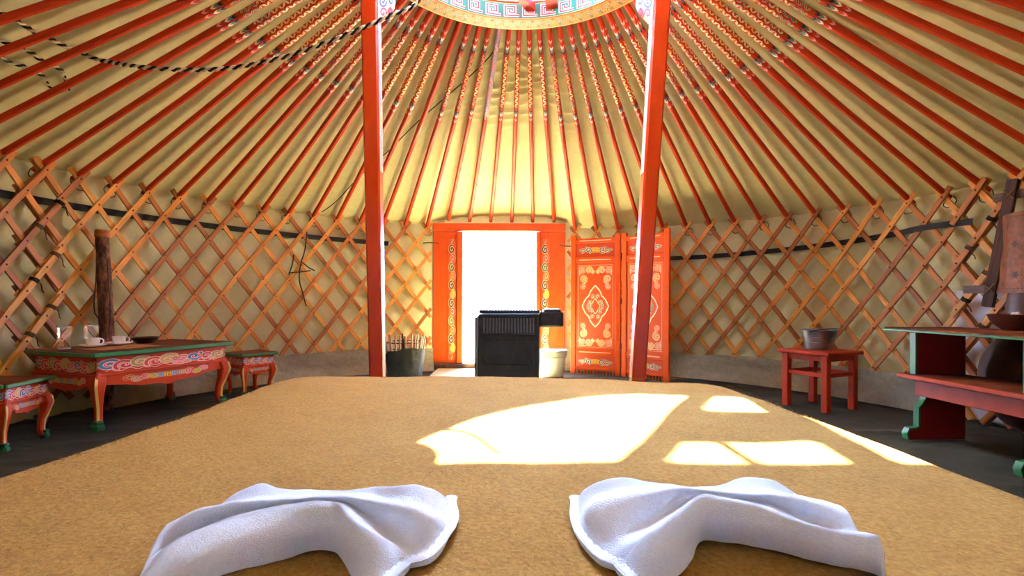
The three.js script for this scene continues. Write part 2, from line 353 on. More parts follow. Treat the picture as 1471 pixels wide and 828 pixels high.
const keyMap = canvasTex(128, 128, (c, w, h) => {
  c.fillStyle = '#2a8f7c'; c.fillRect(0, 0, w, h);
  const key = (lw, col) => { c.strokeStyle = col; c.lineWidth = lw; c.lineJoin = 'miter'; for (const o of [-128, 0, 128]) { c.beginPath(); [[0, 100], [96, 100], [96, 28], [30, 28], [30, 74], [66, 74], [66, 52]].forEach(([x, y], i) => c[i ? 'lineTo' : 'moveTo'](o + x + 8, y)); c.stroke(); } };
  key(22, '#f6f2e8'); key(8, '#d22a34');
  c.fillStyle = '#e0b94e'; c.fillRect(0, 0, w, 6); c.fillRect(0, h - 6, w, 6);
});
floralMap.repeat.set(9, 1); keyMap.repeat.set(38, 1);
part('floral_band', grid(160, 1, (u, v) => pol(RIN + (RIM + 0.005 - RIN) * v, u * 2 * Math.PI, 0)), MAT({ map: floralMap, roughness: 0.5 }), CROWN, 'gold underside painted with floral scrolls');
part('key_band', grid(160, 1, (u, v) => pol(RIN, -u * 2 * Math.PI, v * RTOP)), MAT({ map: keyMap, roughness: 0.5 }), CROWN, 'inner face painted with a white and red key pattern');
part('ring_body', [grid(160, 1, (u, v) => pol(RIM + 0.005, u * 2 * Math.PI, v * RTOP)), grid(160, 1, (u, v) => pol(RIN + (RIM + 0.005 - RIN) * (1 - v), u * 2 * Math.PI, RTOP))], orangePaint, CROWN);
// two long beams with a board between them, and a thin strut
const beamA = (z) => V(-0.226 - RIM_X - (z + 0.105) * 0.526, 0.075, z), beamB = (z) => V(0.164 - RIM_X - (z + 0.155) * 0.147, 0.075, z);
part('cross_beam', bar(beamA(-0.745), beamA(0.62), 0.055, 0.05), orangePaint, CROWN);
part('cross_beam', bar(beamB(-0.755), beamB(0.75), 0.075, 0.05), orangePaint, CROWN);
part('strut', bar(V(-0.06 - RIM_X, 0.075, -0.2), V(-0.06 - RIM_X, 0.075, 0.75), 0.022, 0.04), orangePaint, CROWN);
part('board', extrude([[beamA(-0.475).x, 0.475], [beamB(-0.475).x, 0.475], [beamB(-0.205).x, 0.205], [beamA(-0.205).x, 0.205]], 0.018, 0.002).rotateX(-Math.PI / 2).translate(0, 0.078, 0), orangePaint, CROWN);
part('upper_rail', sweep(Array.from({ length: 61 }, (_, i) => pol(RIN + 0.012, i / 60 * 2 * Math.PI, RTOP + 0.008)), () => roundRect(0.03, 0.02, 0.006), V(0, 1, 0), { caps: false }), orangePaint, CROWN);
// felt flap drawn over the half of the smoke hole above the bed
solo('smoke_hole_flap', [0, 0.02].map((dy) => grid(40, 30, (u, v) => {
  const x = (u - 0.5) * 2.6, z = -0.11 + v * 1.45, r = Math.hypot(x, z);
  const y = r < 0.90 ? RIM_H + RTOP + 0.035 : RIM_H + RTOP + 0.035 - (r - 0.90) * 0.45;
  return V(RIM_X + x, y + dy + 0.006 * noise(x * 5, z * 5), z);
}, (u, v) => [u * 2.6, v * 1.35])), flapCloth, 'pale canvas flap drawn over half of the smoke hole', 'roof flap');

// ---------------------------------------------------------------- rafters
const RAFTER_L = rafterHead(0).distanceTo(pol(R, 0, 1.51));
function rafterGeo() {
  const p = []; for (let i = 0; i <= 10; i++) p.push(V(0, 0, -RAFTER_L * i / 10 * 1.0));   // from head (i = 0) at z = 0 to foot
  const g = sweep(p, (i, t) => {
    const k = Math.max(0, Math.min(1, (t - 0.4) / 0.15)), w = 0.034 + 0.003 * t, sq = roundRect(w, w, 0.005), ro = ngon(w * 0.52, 8).map((_, j) => { const a = -Math.PI / 2 - Math.PI / 8 + j * Math.PI / 4 - 0; return [w * 0.53 * Math.cos(a), w * 0.53 * Math.sin(a)]; });
    return sq.map((q, j) => [q[0] * (1 - k) + ro[j][0] * k, q[1] * (1 - k) + ro[j][1] * k]);
  }, V(0, 1, 0), { vUnit: 't', crease: 0.9 });
  // four faces share one strip of the pattern each: faces are the long sides of the rounded square
  const uv = g.attributes.uv, turnU = [0.004, 0.246, 0.254, 0.496, 0.504, 0.746, 0.754, 0.996, 1.0];
  for (let i = 0; i < uv.count; i++) uv.setXY(i, turnU[Math.round(uv.getX(i) * 8)], Math.min(0.995, uv.getY(i) / 0.42));
  return g;
}
const rafterG = rafterGeo();
const loopG = tube([V(-0.02, 0.0, 0), V(-0.035, -0.05, 0.01), V(0.01, -0.085, 0.015), V(0.045, -0.05, 0.01), V(0.025, 0.0, 0)], 0.0035, 5, 12);
const kinds = ['gold', 'mixed', 'pale', 'gold', 'mixed', 'gold', 'pale', 'mixed'];
const ONES = ['', 'first', 'second', 'third', 'fourth', 'fifth', 'sixth', 'seventh', 'eighth', 'ninth', 'tenth', 'eleventh', 'twelfth', 'thirteenth', 'fourteenth', 'fifteenth', 'sixteenth', 'seventeenth', 'eighteenth', 'nineteenth', 'twentieth'];
const ordinal = (n) => n <= 20 ? ONES[n] : 'twenty-' + ONES[n - 20];
for (let k = -30; k <= 30; k++) {
  const phi = PHASE + k * STEP, head = rafterHead(phi), foot = rafterFoot(phi);
  const kind = k === -6 ? 'plain' : k === -2 ? 'lilac' : kinds[((k * 5) % 8 + 8) % 8];
  const where = overDoor(phi) ? [`painted orange rafter resting on the door frame, ${ordinal(3 - k)} counted from the folding door`, 'rafters above the door frame'] : phi < 0 ? [`painted orange rafter, ${ordinal(-k - 3)} from the door frame on the low table side`, 'rafters on the low table side'] : [`painted orange rafter, ${ordinal(k - 2)} from the door frame on the trestle table side`, 'rafters on the trestle table side'];
  if (kind === 'plain') where[0] = 'plain orange roof rafter without any painted scrolls';
  if (kind === 'lilac') where[0] = 'roof rafter painted lilac and pink along its upper length';
  const o = thing('rafter', where[0], 'rafter', foot.toArray(), 0, where[1]);
  o.lookAt(head); // local +z runs up to the crown
  const s = part('shaft', rafterG, rafterMats[kind], o); s.position.z = foot.distanceTo(head) + 0.02; s.scale.z = (foot.distanceTo(head) + 0.02) / RAFTER_L;
  if (!overDoor(phi)) part('tie_loop', loopG, hempCord, o, 'cord loop').rotation.set(0.3, 0, rnd(-0.5, 0.5));
}

// ---------------------------------------------------------------- lattice wall
const SLOPE = STEP / 0.30, LATH_W = 0.034, LATH_T = 0.013, L_BOT = 0.05, L_TOP = 1.565;
// one lath of a layer (dir +1 leans up to the right, -1 up to the left), from height a to b; its crown crossing is at angle 0, height 1.5
function lathGeo(dir, r, a, b, bend) {
  const n = 5, p = [], up = [];
  for (let i = 0; i <= n; i++) { const h = a + (b - a) * i / n, phi = dir * (h - 1.5) * SLOPE + bend * Math.sin(i / n * Math.PI) ; p.push(pol(r, phi, h)); up.push(pol(-1, phi, 0).normalize()); }
  return sweep(p, () => rect(LATH_W, LATH_T), (i) => up[i]);
}
const lathCache = new Map();
function latticePanel(label, a, b, dr) {
  const o = thing('wooden_trellis', label, 'lattice wall', [0, 0, 0]);
  const pegs = [];
  const peg = new THREE.OctahedronGeometry(0.008);
  for (const dir of [1, -1]) {
    const r = (dir > 0 ? 2.972 : 2.988) - dr;
    for (let k = -60; k <= 60; k++) {
      const phi = PHASE + k * STEP, h1 = 1.5 + dir * (a - phi) / SLOPE, h2 = 1.5 + dir * (b - phi) / SLOPE;
      const lo = Math.max(L_BOT, Math.min(h1, h2)), hi = Math.min(L_TOP, Math.max(h1, h2));
      if (hi - lo < 0.09) continue;
      const whole = lo === L_BOT && hi === L_TOP, v = (k * 7 + (dir > 0 ? 0 : 3)) & 3;
      let g;
      if (whole) { const key = dir + ':' + r + ':' + v; g = lathCache.get(key); if (!g) lathCache.set(key, g = lathGeo(dir, r, lo, hi, [0, 0.006, -0.004, 0.003][v])); } else g = lathGeo(dir, r, lo, hi, 0);
      const m = part('slat', g, lathTones[(Math.abs(k) * 5 + (dir > 0 ? 2 : 1) + (k % 3 ? 0 : 1)) % 4], o);
      m.rotation.y = -phi; m.position.y = -TILT * Math.sin(phi);
      if (dir > 0) for (let j = 0; j < 10; j++) { const h = 1.5 - j * 0.15; if (h > lo + 0.03 && h < hi - 0.02) pegs.push(place(peg.clone(), ...pol(r - 0.009, phi + (h - 1.5) * SLOPE, h - TILT * Math.sin(phi)).toArray())); }
    }
  }
  const m = part('peg', pegs.map((g) => g.index ? g.toNonIndexed() : g), darkWood, o, 'dark leather knots at the crossings'); m.userData.kind = 'stuff';
  return o;
}
const panelL = latticePanel('wooden lattice panel behind the low painted table, ending at the doorway', -1.45, PHI_L - 0.012, 0);
const panelL2 = latticePanel('wooden lattice panel lashed on beside the left end of the low stool', -2.25, -1.37, 0.031);
panelL2.userData.label = 'wooden lattice panel lashed on behind the nearer painted stool';
const panelR = latticePanel('wooden lattice panel behind the bucket stool and folding door', PHI_R + 0.012, 1.43, 0);
const panelR2 = latticePanel('wooden lattice panel lashed on behind the leather bag and trestle table', 1.34, 2.25, 0.031);
// cord lashings where two panels overlap
for (const [o, phi0, sgn] of [[panelL2, -1.41, 1], [panelR2, 1.385, 1]]) for (let j = 0; j < 7; j++) {
  const h = 0.32 + j * 0.165, k = Math.round((phi0 - (h - 1.5) * SLOPE - PHASE) / STEP), phi = PHASE + k * STEP + (h - 1.5) * SLOPE, c = pol(2.941, phi, h - TILT * Math.sin(phi));
  const t = pol(1, phi + Math.PI / 2, 0), out = pol(-1, phi, 0), ac = V().addScaledVector(t, 0.787).add(V(0, -0.617, 0)), al = V().addScaledVector(t, 0.617).add(V(0, 0.787, 0)), coils = [];
  for (const w of [-0.009, 0, 0.009]) { const p = []; for (let i = 0; i <= 8; i++) { const q = i / 4 - 1; p.push(c.clone().addScaledVector(al, w * sgn + 0.004 * q).addScaledVector(ac, q * 0.026).addScaledVector(out, 0.011 - 0.022 * q * q * q * q)); } coils.push(tube(p, 0.0042, 5)); }
  const e = []; for (let i = 0; i <= 6; i++) e.push(c.clone().addScaledVector(ac, 0.02 + i * 0.006).addScaledVector(out, 0.012 + 0.006 * Math.sin(i)).add(V(0, -0.007 * i, 0))); coils.push(tube(e, 0.003, 5));
  part('lashing', coils, j % 3 ? hempCord : blackCord, o, 'cord lashing');
}
// black straps round the wall
function strap(label, pts, w) {
  const p = []; const curve = new THREE.CatmullRomCurve3(pts.map(([phi, r, h]) => V(phi, r, h))).getSpacedPoints(60);
  const q = curve.map((c) => pol(c.y, c.x, c.z));
  return solo('lattice_strap', sweep(q, () => rect(w, 0.004), (i) => pol(-1, curve[i].x, 0).normalize()), strapMat, label, 'strap');
}
strap('black strap running behind the lattice above the low painted table', [[-2.2, 3.022, 1.36], [-1.4, 3.022, 1.365], [-0.9, 3.022, 1.365], [-0.45, 3.022, 1.345]], 0.046);
strap('black strap with a loose end behind the lattice above the bucket stool', [[0.35, 3.022, 1.19], [0.7, 3.022, 1.19], [1.05, 3.02, 1.225], [1.2, 3.0, 1.25], [1.28, 2.955, 1.265], [1.38, 2.95, 1.262]], 0.042);

// ---------------------------------------------------------------- cloth skirt along the foot of the wall
function skirt(name, a, b, label) {
  const g = grid(160, 14, (u, v) => {
    const phi = a + (b - a) * u, t = v, r = 2.952 - 0.06 * (1 - t) * (1 - t) - 0.10 * Math.max(0, 0.35 - t), top = 0.235 + 0.02 * noise(phi * 4, 2) + 0.008 * noise(phi * 17, 5);
    const fold = 0.016 * noise(phi * 10, t * 2.5, 3) + 0.007 * noise(phi * 30 + t * 5, t * 6, 8);
    return pol(r - fold, phi, 0.004 + top * t);
  }, (u, v) => [(a + (b - a) * u) * 3, v * 0.24]);
  return struct(name, g, skirtCloth, label, 'wall skirt');
}
skirt('baseboard_left', -1.3, PHI_L - 0.005, 'grey cloth skirt along the foot of the wall beside the doorway and basket');
skirt('baseboard_right', PHI_R + 0.005, 1.3, 'grey cloth skirt along the foot of the wall behind the bucket stool');

// ---------------------------------------------------------------- door frame
const vineMap = canvasTex(96, 1024, (c, w, h) => {
  c.fillStyle = '#d0540e'; c.fillRect(0, 0, w, h);
  const cols = ['#2d3f55', '#c63a3f', '#357a5e', '#d6602a', '#2d3f55', '#d7a92f'];
  for (let i = 0; i < 12; i++) { const y = 90 + i * 76, s = i % 2 ? 1 : -1; curl(c, w / 2 + s * 4, y, 36, s, s > 0 ? -1.6 : -1.5, cols[i % 6], 12, 1.3, '#d8b078'); curl(c, w / 2 - s * 16, y + 36, 13, -s, 0.5, cols[(i + 2) % 6], 7, 1, '#d8b078'); }
  for (const y of [20, h - 20]) { c.beginPath(); c.moveTo(w / 2, y - 16); c.bezierCurveTo(w / 2 + 30, y - 4, w / 2 - 30, y + 4, w / 2, y + 16); c.strokeStyle = '#efe3c0'; c.lineWidth = 4; c.stroke(); }
}, { clamp: true });
const vineMat = MAT({ map: vineMap, roughness: 0.45 });
{
  const d = thing('door_1', 'orange painted door frame round the bright open doorway', 'door frame', [0, 0, DOOR_Z]);
  d.userData.kind = 'structure';
  const jamb = (a, b, t, y0, y1, z) => bx(b - a, y1 - y0, t, (a + b) / 2, (y0 + y1) / 2, z, 0.006);
  part('lintel', jamb(DOOR_L, DOOR_R, 0.09, OPEN_H, DOOR_H, 0), doorPaint, d);
  part('jamb_board', jamb(DOOR_L, OPEN_L - 0.055, 0.07, 0.02, OPEN_H, -0.005), doorPaint, d);
  part('jamb_board', jamb(OPEN_R + 0.04, DOOR_R, 0.07, 0.02, OPEN_H, -0.005), doorPaint, d);
  part('inner_stile', jamb(OPEN_L - 0.062, OPEN_L, 0.11, 0.02, OPEN_H - 0.01, 0.01), doorPaint, d);
  part('inner_stile', jamb(OPEN_R, OPEN_R + 0.048, 0.11, 0.02, OPEN_H - 0.01, 0.01), doorPaint, d);
  for (const x of [OPEN_L - 0.115, OPEN_R + 0.1]) {
    part('carved_strip', place(new THREE.BoxGeometry(0.088, 1.32, 0.012), x, 0.76, 0.034), [doorPaint, doorPaint, doorPaint, doorPaint, vineMat, doorPaint], d, 'strip painted with coiling vines');
  }
  part('head_moulding', [jamb(DOOR_L + 0.18, OPEN_L - 0.07, 0.02, 1.475, 1.49, 0.035), jamb(OPEN_R + 0.055, DOOR_R - 0.14, 0.02, 1.475, 1.49, 0.035)], doorPaint, d);
  part('threshold', jamb(DOOR_L - 0.02, DOOR_R + 0.02, 0.16, 0, 0.07, 0.02), darkWood, d, 'dark wooden threshold');
  for (const s of [0, 1]) part('tie_cord', tube(s ? [V(DOOR_R - 0.06, 1.36, 0.04), V(DOOR_R - 0.02, 1.345, 0.06), V(DOOR_R + 0.06, 1.335, 0.1)] : [V(DOOR_L + 0.07, 1.365, 0.04), V(DOOR_L + 0.02, 1.375, 0.06), V(DOOR_L - 0.1, 1.37, 0.08)], 0.006, 5, 8), hempCord, d, 'short cord to the lattice');
}

// ---------------------------------------------------------------- the two crown posts
const postPaint = MAT({ map: scaled(paintWear([196, 56, 6], 3, 16), 2, 2), roughness: 0.35, specularIntensity: 0.5, clearcoat: 0.3, clearcoatRoughness: 0.12 });
const ribbonMap = canvasTex(64, 1024, (c, w, h) => {
  c.fillStyle = '#e9d3c4'; c.fillRect(0, 0, w, h); const cols = ['#d6708a', '#3d78b8', '#d8b23c', '#5c86a8', '#d98aa0'];
  for (let i = 0; i < 30; i++) curl(c, w / 2 + (i % 2 ? 8 : -8), 20 + i * 34, 20, i % 2 ? 1 : -1, i, cols[Math.floor(i / 3) % 5], 6, 1.2);
}, { clamp: true });
const ribbonMat = MAT({ map: ribbonMap, roughness: 0.35 });
const bracketMap = canvasTex(256, 512, (c, w, h) => {
  c.fillStyle = '#f0dfd4'; c.fillRect(0, 0, w, h); const cols = ['#d6708a', '#3d7fc0', '#d8b23c', '#5c86b8', '#d66a88'];
  for (let j = 0; j < 7; j++) for (let i = 0; i < 3; i++) curl(c, 45 + i * 82, 40 + j * 72, 38, (i + j) % 2 ? 1 : -1, i + j * 1.3, cols[Math.floor(j * 0.75) % 5], 11, 1.25);
}, { clamp: true });
const bracketMat = MAT({ map: bracketMap, roughness: 0.4 });
for (const s of [-1, 1]) {
  const base = s < 0 ? V(-0.708, 0, 0) : V(0.625, 0, 0), top = s < 0 ? V(-0.765, RIM_H, 0) : V(0.777, RIM_H, 0);
  const o = thing('crown_post', s < 0 ? 'orange crown post standing between the bed and the stick basket' : 'orange crown post standing between the bed and the folding door', 'post', base.toArray(), 0, undefined);
  const up = top.clone().sub(base), n = up.clone().normalize();
  part('shaft', sweep([0, 0.03, 0.5, 0.97, 1].map((t) => up.clone().multiplyScalar(t)), (i, t) => roundRect(0.068 + 0.022 * t, 0.075 + 0.02 * t, 0.009), V(0, 0, 1)), postPaint, o);
  part('base_block', bx(0.11, 0.05, 0.12, 0, 0.025, 0), postPaint, o);
  // painted ribbon down the inner side, upper part
  const at = (h, out) => up.clone().multiplyScalar(h / RIM_H).add(V(-s * out, 0, 0));
  const rib = grid(1, 8, (u, v) => { const h = 1.42 + v * 1.15, w = (0.068 + 0.022 * h / RIM_H) / 2; return at(h, w + 0.0015).add(V(0, 0, (u - 0.5) * 0.062)); });
  part('painted_ribbon', rib, ribbonMat, o, 'painted ribbon of coloured scrolls');
  // carved bracket under the crown
  const shape = (q) => { q.moveTo(0, 0); q.bezierCurveTo(0.03, 0.03, 0.085, 0.05, 0.075, 0.13); q.bezierCurveTo(0.07, 0.16, 0.05, 0.17, 0.055, 0.19); q.bezierCurveTo(0.10, 0.20, 0.105, 0.26, 0.09, 0.29); q.bezierCurveTo(0.12, 0.32, 0.13, 0.36, 0.13, 0.40); q.lineTo(0.0, 0.40); q.closePath(); };
  const g = extrude(shape, 0.04, 0.004, true, 10); g.translate(0, 0, -0.02);
  const uv = g.attributes.uv, p = g.attributes.position; for (let i = 0; i < uv.count; i++) uv.setXY(i, p.getX(i) / 0.14, p.getY(i) / 0.42);
  const gg = s > 0 ? g.clone().rotateY(Math.PI) : g; const b = part('carved_bracket', gg, bracketMat, o, 'carved bracket painted with pink, blue and gold scrolls');
  b.position.copy(at(RIM_H - 0.42, 0.044)); b.rotation.z = s < 0 ? 0.022 : -0.055;
}

// ---------------------------------------------------------------- bed under a tan felt blanket
const BED = 0.47;
const feltMap = dataTex(512, 512, (u, v) => { const g = tile(u, v, 110, 1) * 46 + tile(u, v, 7, 2) * 14 + rnd(-12, 12); return [cl(154 + g * 0.9), cl(113 + g * 0.8), cl(56 + g * 0.55)]; });
const felt = MAT({ map: scaled(feltMap, 2.2, 2.2), bumpMap: scaled(speckBump, 2.6, 2.6), bumpScale: 0.003, roughness: 1, specularIntensity: 0.2 });
{
  const o = thing('bed', 'wide bed covered smoothly with a tan felt blanket', 'bed', [-0.045, 0, 1.80]);
  const hx = 0.80, hz = 1.02, rc = 0.17, rb = 0.055, drop = 0.40, E = Math.PI / 2 * rb + drop, e0 = rc - rb;
  const g = grid(120, 140, (u, v) => {
    const a = (u - 0.5) * 2 * (hx + E - rb), b = (v - 0.5) * 2 * (hz + E - rb);
    const sa = Math.sign(a), sb = Math.sign(b), ea = Math.max(0, Math.abs(a) - (hx - rc)), eb = Math.max(0, Math.abs(b) - (hz - rc));
    let e = Math.hypot(ea, eb); const dx = e ? ea / e : 0, dz = e ? eb / e : 0; e = Math.min(e, rc + E);
    let rho = e, fall = 0;
    if (e > e0) { const th = Math.min((e - e0) / rb, Math.PI / 2); rho = e0 + rb * Math.sin(th); fall = rb * (1 - Math.cos(th)); const rest = Math.max(0, e - e0 - Math.PI / 2 * rb); fall += Math.min(rest, drop - 0.01); rho += rest * 0.05 + Math.min(rest, 0.2) * 0.12 * noise(a * 6, b * 6); }
    const x = sa * (Math.min(Math.abs(a), hx - rc) + dx * rho), z = sb * (Math.min(Math.abs(b), hz - rc) + dz * rho);
    const soft = 0.010 * noise(x * 1.7 + 1, z * 1.6, 2) + 0.0035 * noise(x * 6, z * 6, 4) - 0.012 * Math.exp(-((x - 0.62) ** 2 + (z + 0.9) ** 2) / 0.05);
    return V(x, Math.max(0.012, BED - fall + (fall < 0.1 ? soft * (1 - fall * 10) : 0)), z);
  }, (u, v) => [(u - 0.5) * 2.4, (v - 0.5) * 2.9]);
  g.index.array.reverse(); g.computeVertexNormals();
  part('blanket', g, felt, o, 'tan felt blanket');
  // loose wool fibres standing up along the edges of the blanket
  const hair = new THREE.ConeGeometry(0.0005, 1, 3), count = 4200, fuzz = new THREE.InstancedMesh(hair, felt, count), d = new THREE.Object3D();
  for (let i = 0; i < count; i++) {
    const side = rnd(), sx = side < 0.36 ? (rnd() < 0.5 ? -1 : 1) : 0; let x, z;
    if (sx) { x = sx * (hx - 0.02 - rnd(0, 0.05)); z = rnd(-hz + 0.15, hz - 0.1); } else { x = rnd(-hx + 0.12, hx - 0.12); z = -hz + 0.02 + rnd(0, 0.05); }
    const fall = Math.max(0, Math.abs(x) - (hx - rb), -z - (hz - rb)), y = BED - (rb - Math.sqrt(Math.max(0, rb * rb - fall * fall))), len = rnd(0.004, 0.010);
    d.position.set(x, y + len * 0.3, z); d.rotation.set(rnd(-0.8, 0.8), rnd(0, 6), rnd(-0.8, 0.8)); d.scale.set(1, len, 1); d.updateMatrix(); fuzz.setMatrixAt(i, d.matrix);
  }
  fuzz.name = 'fuzz'; fuzz.userData = { kind: 'stuff', label: 'loose wool fibres' }; fuzz.castShadow = fuzz.receiveShadow = true; o.add(fuzz);
  part('bed_base', [bx(1.46, 0.30, 1.9, 0, 0.27, 0), ...[[-1, -1], [1, -1], [1, 1], [-1, 1]].map(([a, b]) => bx(0.08, 0.12, 0.08, a * 0.68, 0.06, b * 0.9))], orangePaint, o, 'orange bed base');
}

// pale mat on the floor just inside the doorway, where the sun falls in
solo('door_mat', bx(1.3, 0.012, 1.35, -0.16, 0.012, -2.19, 0.003), MAT({ map: scaled(clothMap([200, 184, 128], 18, 27), 1.5, 1.5), roughness: 0.9 }), 'pale mat on the floor inside the doorway, under the stove', 'mat');

// ---------------------------------------------------------------- low painted table and stools with bowed legs
const apronTex = (cols, edge, seedy) => canvasTex(1024, 512, (c, w, h) => {
  c.fillStyle = '#c43c08'; c.fillRect(0, 0, w, h);
  const n = 9;
  for (let i = 0; i < n; i++) { const x = 80 + i * (w - 160) / (n - 1), s = i < n / 2 ? 1 : -1, u = i % 2 ? 1 : -1; curl(c, x, 128 + u * 8, 74, s * u, u > 0 ? 2.4 : -0.7, cols[(i + seedy) % cols.length], 24, 1.2, edge); curl(c, x + s * 50, 150 - u * 30, 26, -s * u, 1, cols[(i + 2 + seedy) % cols.length], 10, 1.1, edge); }
  c.strokeStyle = edge; c.lineWidth = 8; c.beginPath(); for (let x = 60; x <= w - 60; x += 8) c[x === 60 ? 'moveTo' : 'lineTo'](x, 200 + 16 * Math.sin(x * 0.05)); c.stroke();
  for (let i = 0; i < 11; i++) { const x = 210 + i * (w - 420) / 10, s = i < 5 ? 1 : -1; if (i > 3 && i < 7) { for (let a = -1; a <= 1; a++) for (let b = -1; b <= 1; b++) { c.strokeStyle = i === 5 ? '#e6b838' : '#7fb0c4'; c.lineWidth = 7; c.strokeRect(x + a * 22 - 10, 350 + b * 22 - 10, 20, 20); } } else curl(c, x, 345 + (i % 2 ? 10 : -10), 42, s * (i % 2 ? 1 : -1), i, cols[(i + 1 + seedy) % cols.length], 12, 1.25, i % 3 ? '#f0b0a8' : '#c8b85a'); }
  c.fillStyle = '#c83a0c'; c.fillRect(0, 246, w, 10);
}, { clamp: true });
const apronMats = [MAT({ map: apronTex(['#3f74a6', '#c83c38', '#9aa03a', '#d84a2c', '#c8b440', '#e07a6a'], '#f2b0a4', 0), roughness: 0.45, specularIntensity: 0.5 }), MAT({ map: apronTex(['#3a5f86', '#5a94b8', '#c83c38', '#d8b04c'], '#f0c0b0', 1), roughness: 0.45, specularIntensity: 0.5 })];
const gloss = MAT({ color: 0xf2ece2, roughness: 0.12, clearcoat: 0.6 });
const beadTex = canvasTex(512, 32, (c, w, h) => { c.fillStyle = '#2a7a4a'; c.fillRect(0, 0, w, h); for (let i = 0; i < 32; i++) { c.fillStyle = i % 2 ? '#8fc49a' : '#1f6a40'; c.beginPath(); c.arc(8 + i * 16, 16, 5, 0, 7); c.fill(); } });
const beadMat = MAT({ map: scaled(beadTex, 2.2, 40), roughness: 0.35, clearcoat: 0.3 });
function bowedTable(name, label, cat, pos, turn, { L, D, H, mat, k = 1, group }) {
  const o = thing(name, label, cat, pos, turn, group), tt = 0.024 * k + 0.006, fr = 0.105 * k, lo = 0.10 * k, yF = H - tt - fr, ov = 0.035 * k, lw = 0.056 * k;
  part('table_top', bx(L - 0.012, tt, D - 0.012, 0, H - tt / 2, 0, 0.003), maroonTop, o, 'reddish brown lacquered top');
  const r = 0.014; part('green_rim', [bx(L, tt * 0.8, r, 0, H - tt * 0.5, D / 2 - r / 2 + 0.002), bx(L, tt * 0.8, r, 0, H - tt * 0.5, -D / 2 + r / 2 - 0.002), bx(r, tt * 0.8, D - 0.03, L / 2 - r / 2 + 0.002, H - tt * 0.5, 0), bx(r, tt * 0.8, D - 0.03, -L / 2 + r / 2 - 0.002, H - tt * 0.5, 0)], beadMat, o, 'green beaded rim');
  const apron = (W) => {
    const a = W / 2, y0 = -fr - lo * 0.55, s = new THREE.Shape(); s.moveTo(-a, 0); s.lineTo(-a, y0);
    s.bezierCurveTo(-a + 0.10 * k, y0, -a + 0.10 * k, y0 - lo * 0.1, -a + 0.2 * W, y0 - lo * 0.12);
    s.bezierCurveTo(-0.2 * W, y0 - lo * 0.5, -0.10 * W, y0 - lo * 0.15, 0, y0 - lo * 0.5);
    s.bezierCurveTo(0.10 * W, y0 - lo * 0.15, 0.2 * W, y0 - lo * 0.5, a - 0.2 * W, y0 - lo * 0.12);
    s.bezierCurveTo(a - 0.10 * k, y0 - lo * 0.1, a - 0.10 * k, y0, a, y0); s.lineTo(a, 0);
    const g = new THREE.ExtrudeGeometry(s, { depth: 0.016, bevelEnabled: false, curveSegments: 8 }), uv = g.attributes.uv, p = g.attributes.position;
    for (let i = 0; i < uv.count; i++) uv.setXY(i, (p.getX(i) + a) / W, 1 + p.getY(i) / (fr + lo * 1.05));
    return g;
  };
  const yt = H - tt, wx = L - 2 * ov, wz = D - 2 * ov;
  part('apron', place(apron(wx), 0, yt, wz / 2 - 0.016), mat, o, 'apron painted with cloud scrolls');
  part('apron', place(apron(wx), 0, yt, -wz / 2 + 0.016, 0, Math.PI), mat, o, 'apron painted with cloud scrolls');
  part('apron', place(apron(wz), wx / 2 - 0.016, yt, 0, 0, Math.PI / 2), mat, o, 'apron painted with cloud scrolls');
  part('apron', place(apron(wz), -wx / 2 + 0.016, yt, 0, 0, -Math.PI / 2), mat, o, 'apron painted with cloud scrolls');
  part('moulding', [bx(wx + 0.012, 0.010 * k, 0.01, 0, yF, wz / 2 + 0.003, 0.002), bx(wx + 0.012, 0.010 * k, 0.01, 0, yF, -wz / 2 - 0.003, 0.002), bx(0.01, 0.010 * k, wz, wx / 2 + 0.003, yF, 0, 0.002), bx(0.01, 0.010 * k, wz, -wx / 2 - 0.003, yF, 0, 0.002)], orangePaint, o);
  for (const [sx, sz] of [[-1, 1], [1, 1], [-1, -1], [1, -1]]) {
    const cx = sx * (wx / 2 - lw * 0.42), cz = sz * (wz / 2 - lw * 0.42), d = V(sx, 0, sz).normalize();
    const prof = [[yF, -0.004, 1.02], [yF - 0.02 * k, 0.012, 1.12], [yF * 0.82, 0.022, 1.12], [yF * 0.62, 0.010, 0.82], [yF * 0.42, -0.010, 0.62], [yF * 0.22, -0.014, 0.60], [yF * 0.10, -0.002, 0.72], [0.012, 0.012, 0.86]];
    const pts = prof.map(([y, out]) => V(cx, y, cz).addScaledVector(d, out * k));
    const leg = part('leg', sweep(pts, (i) => roundRect(lw * prof[i][2], lw * prof[i][2], 0.007 * k), V(0, 0, 1)), orangePaint, o);
    const edge = prof.slice(0, 7).map(([y, out, w]) => V(cx, y, cz).addScaledVector(d, out * k).add(V(sx * lw * w * 0.42, 0, sz * lw * w * 0.5)));
    part('gilt_edge', sweep(edge, () => rect(0.016 * k, 0.006), V(0, 0, 1)), goldPaint, leg, 'gilded leg edge');
    const ft = pts[7]; part('foot', [place(box(lw * 1.0, 0.042 * k, lw * 1.0, 0.010), ft.x, 0.022 * k, ft.z), place(box(lw * 0.8, 0.02 * k, lw * 0.8, 0.006), ft.x, 0.052 * k, ft.z)], greenPaint, leg, 'green painted foot');
  }
  return o;
}
const TABLE_H = 0.45;
bowedTable('low_table', 'low orange table with bowed legs, cloud-scroll apron and green rim', 'table', [-2.449, 0, -0.672], 1.242, { L: 0.92, D: 0.6, H: TABLE_H, mat: apronMats[0] });
bowedTable('painted_stool', 'small orange scroll-painted stool with bowed legs beside the cups end of the low table', 'stool', [-2.628, 0, 0.077], 1.742, { L: 0.345, D: 0.32, H: 0.335, mat: apronMats[1], k: 0.72, group: 'stools of the low table' });
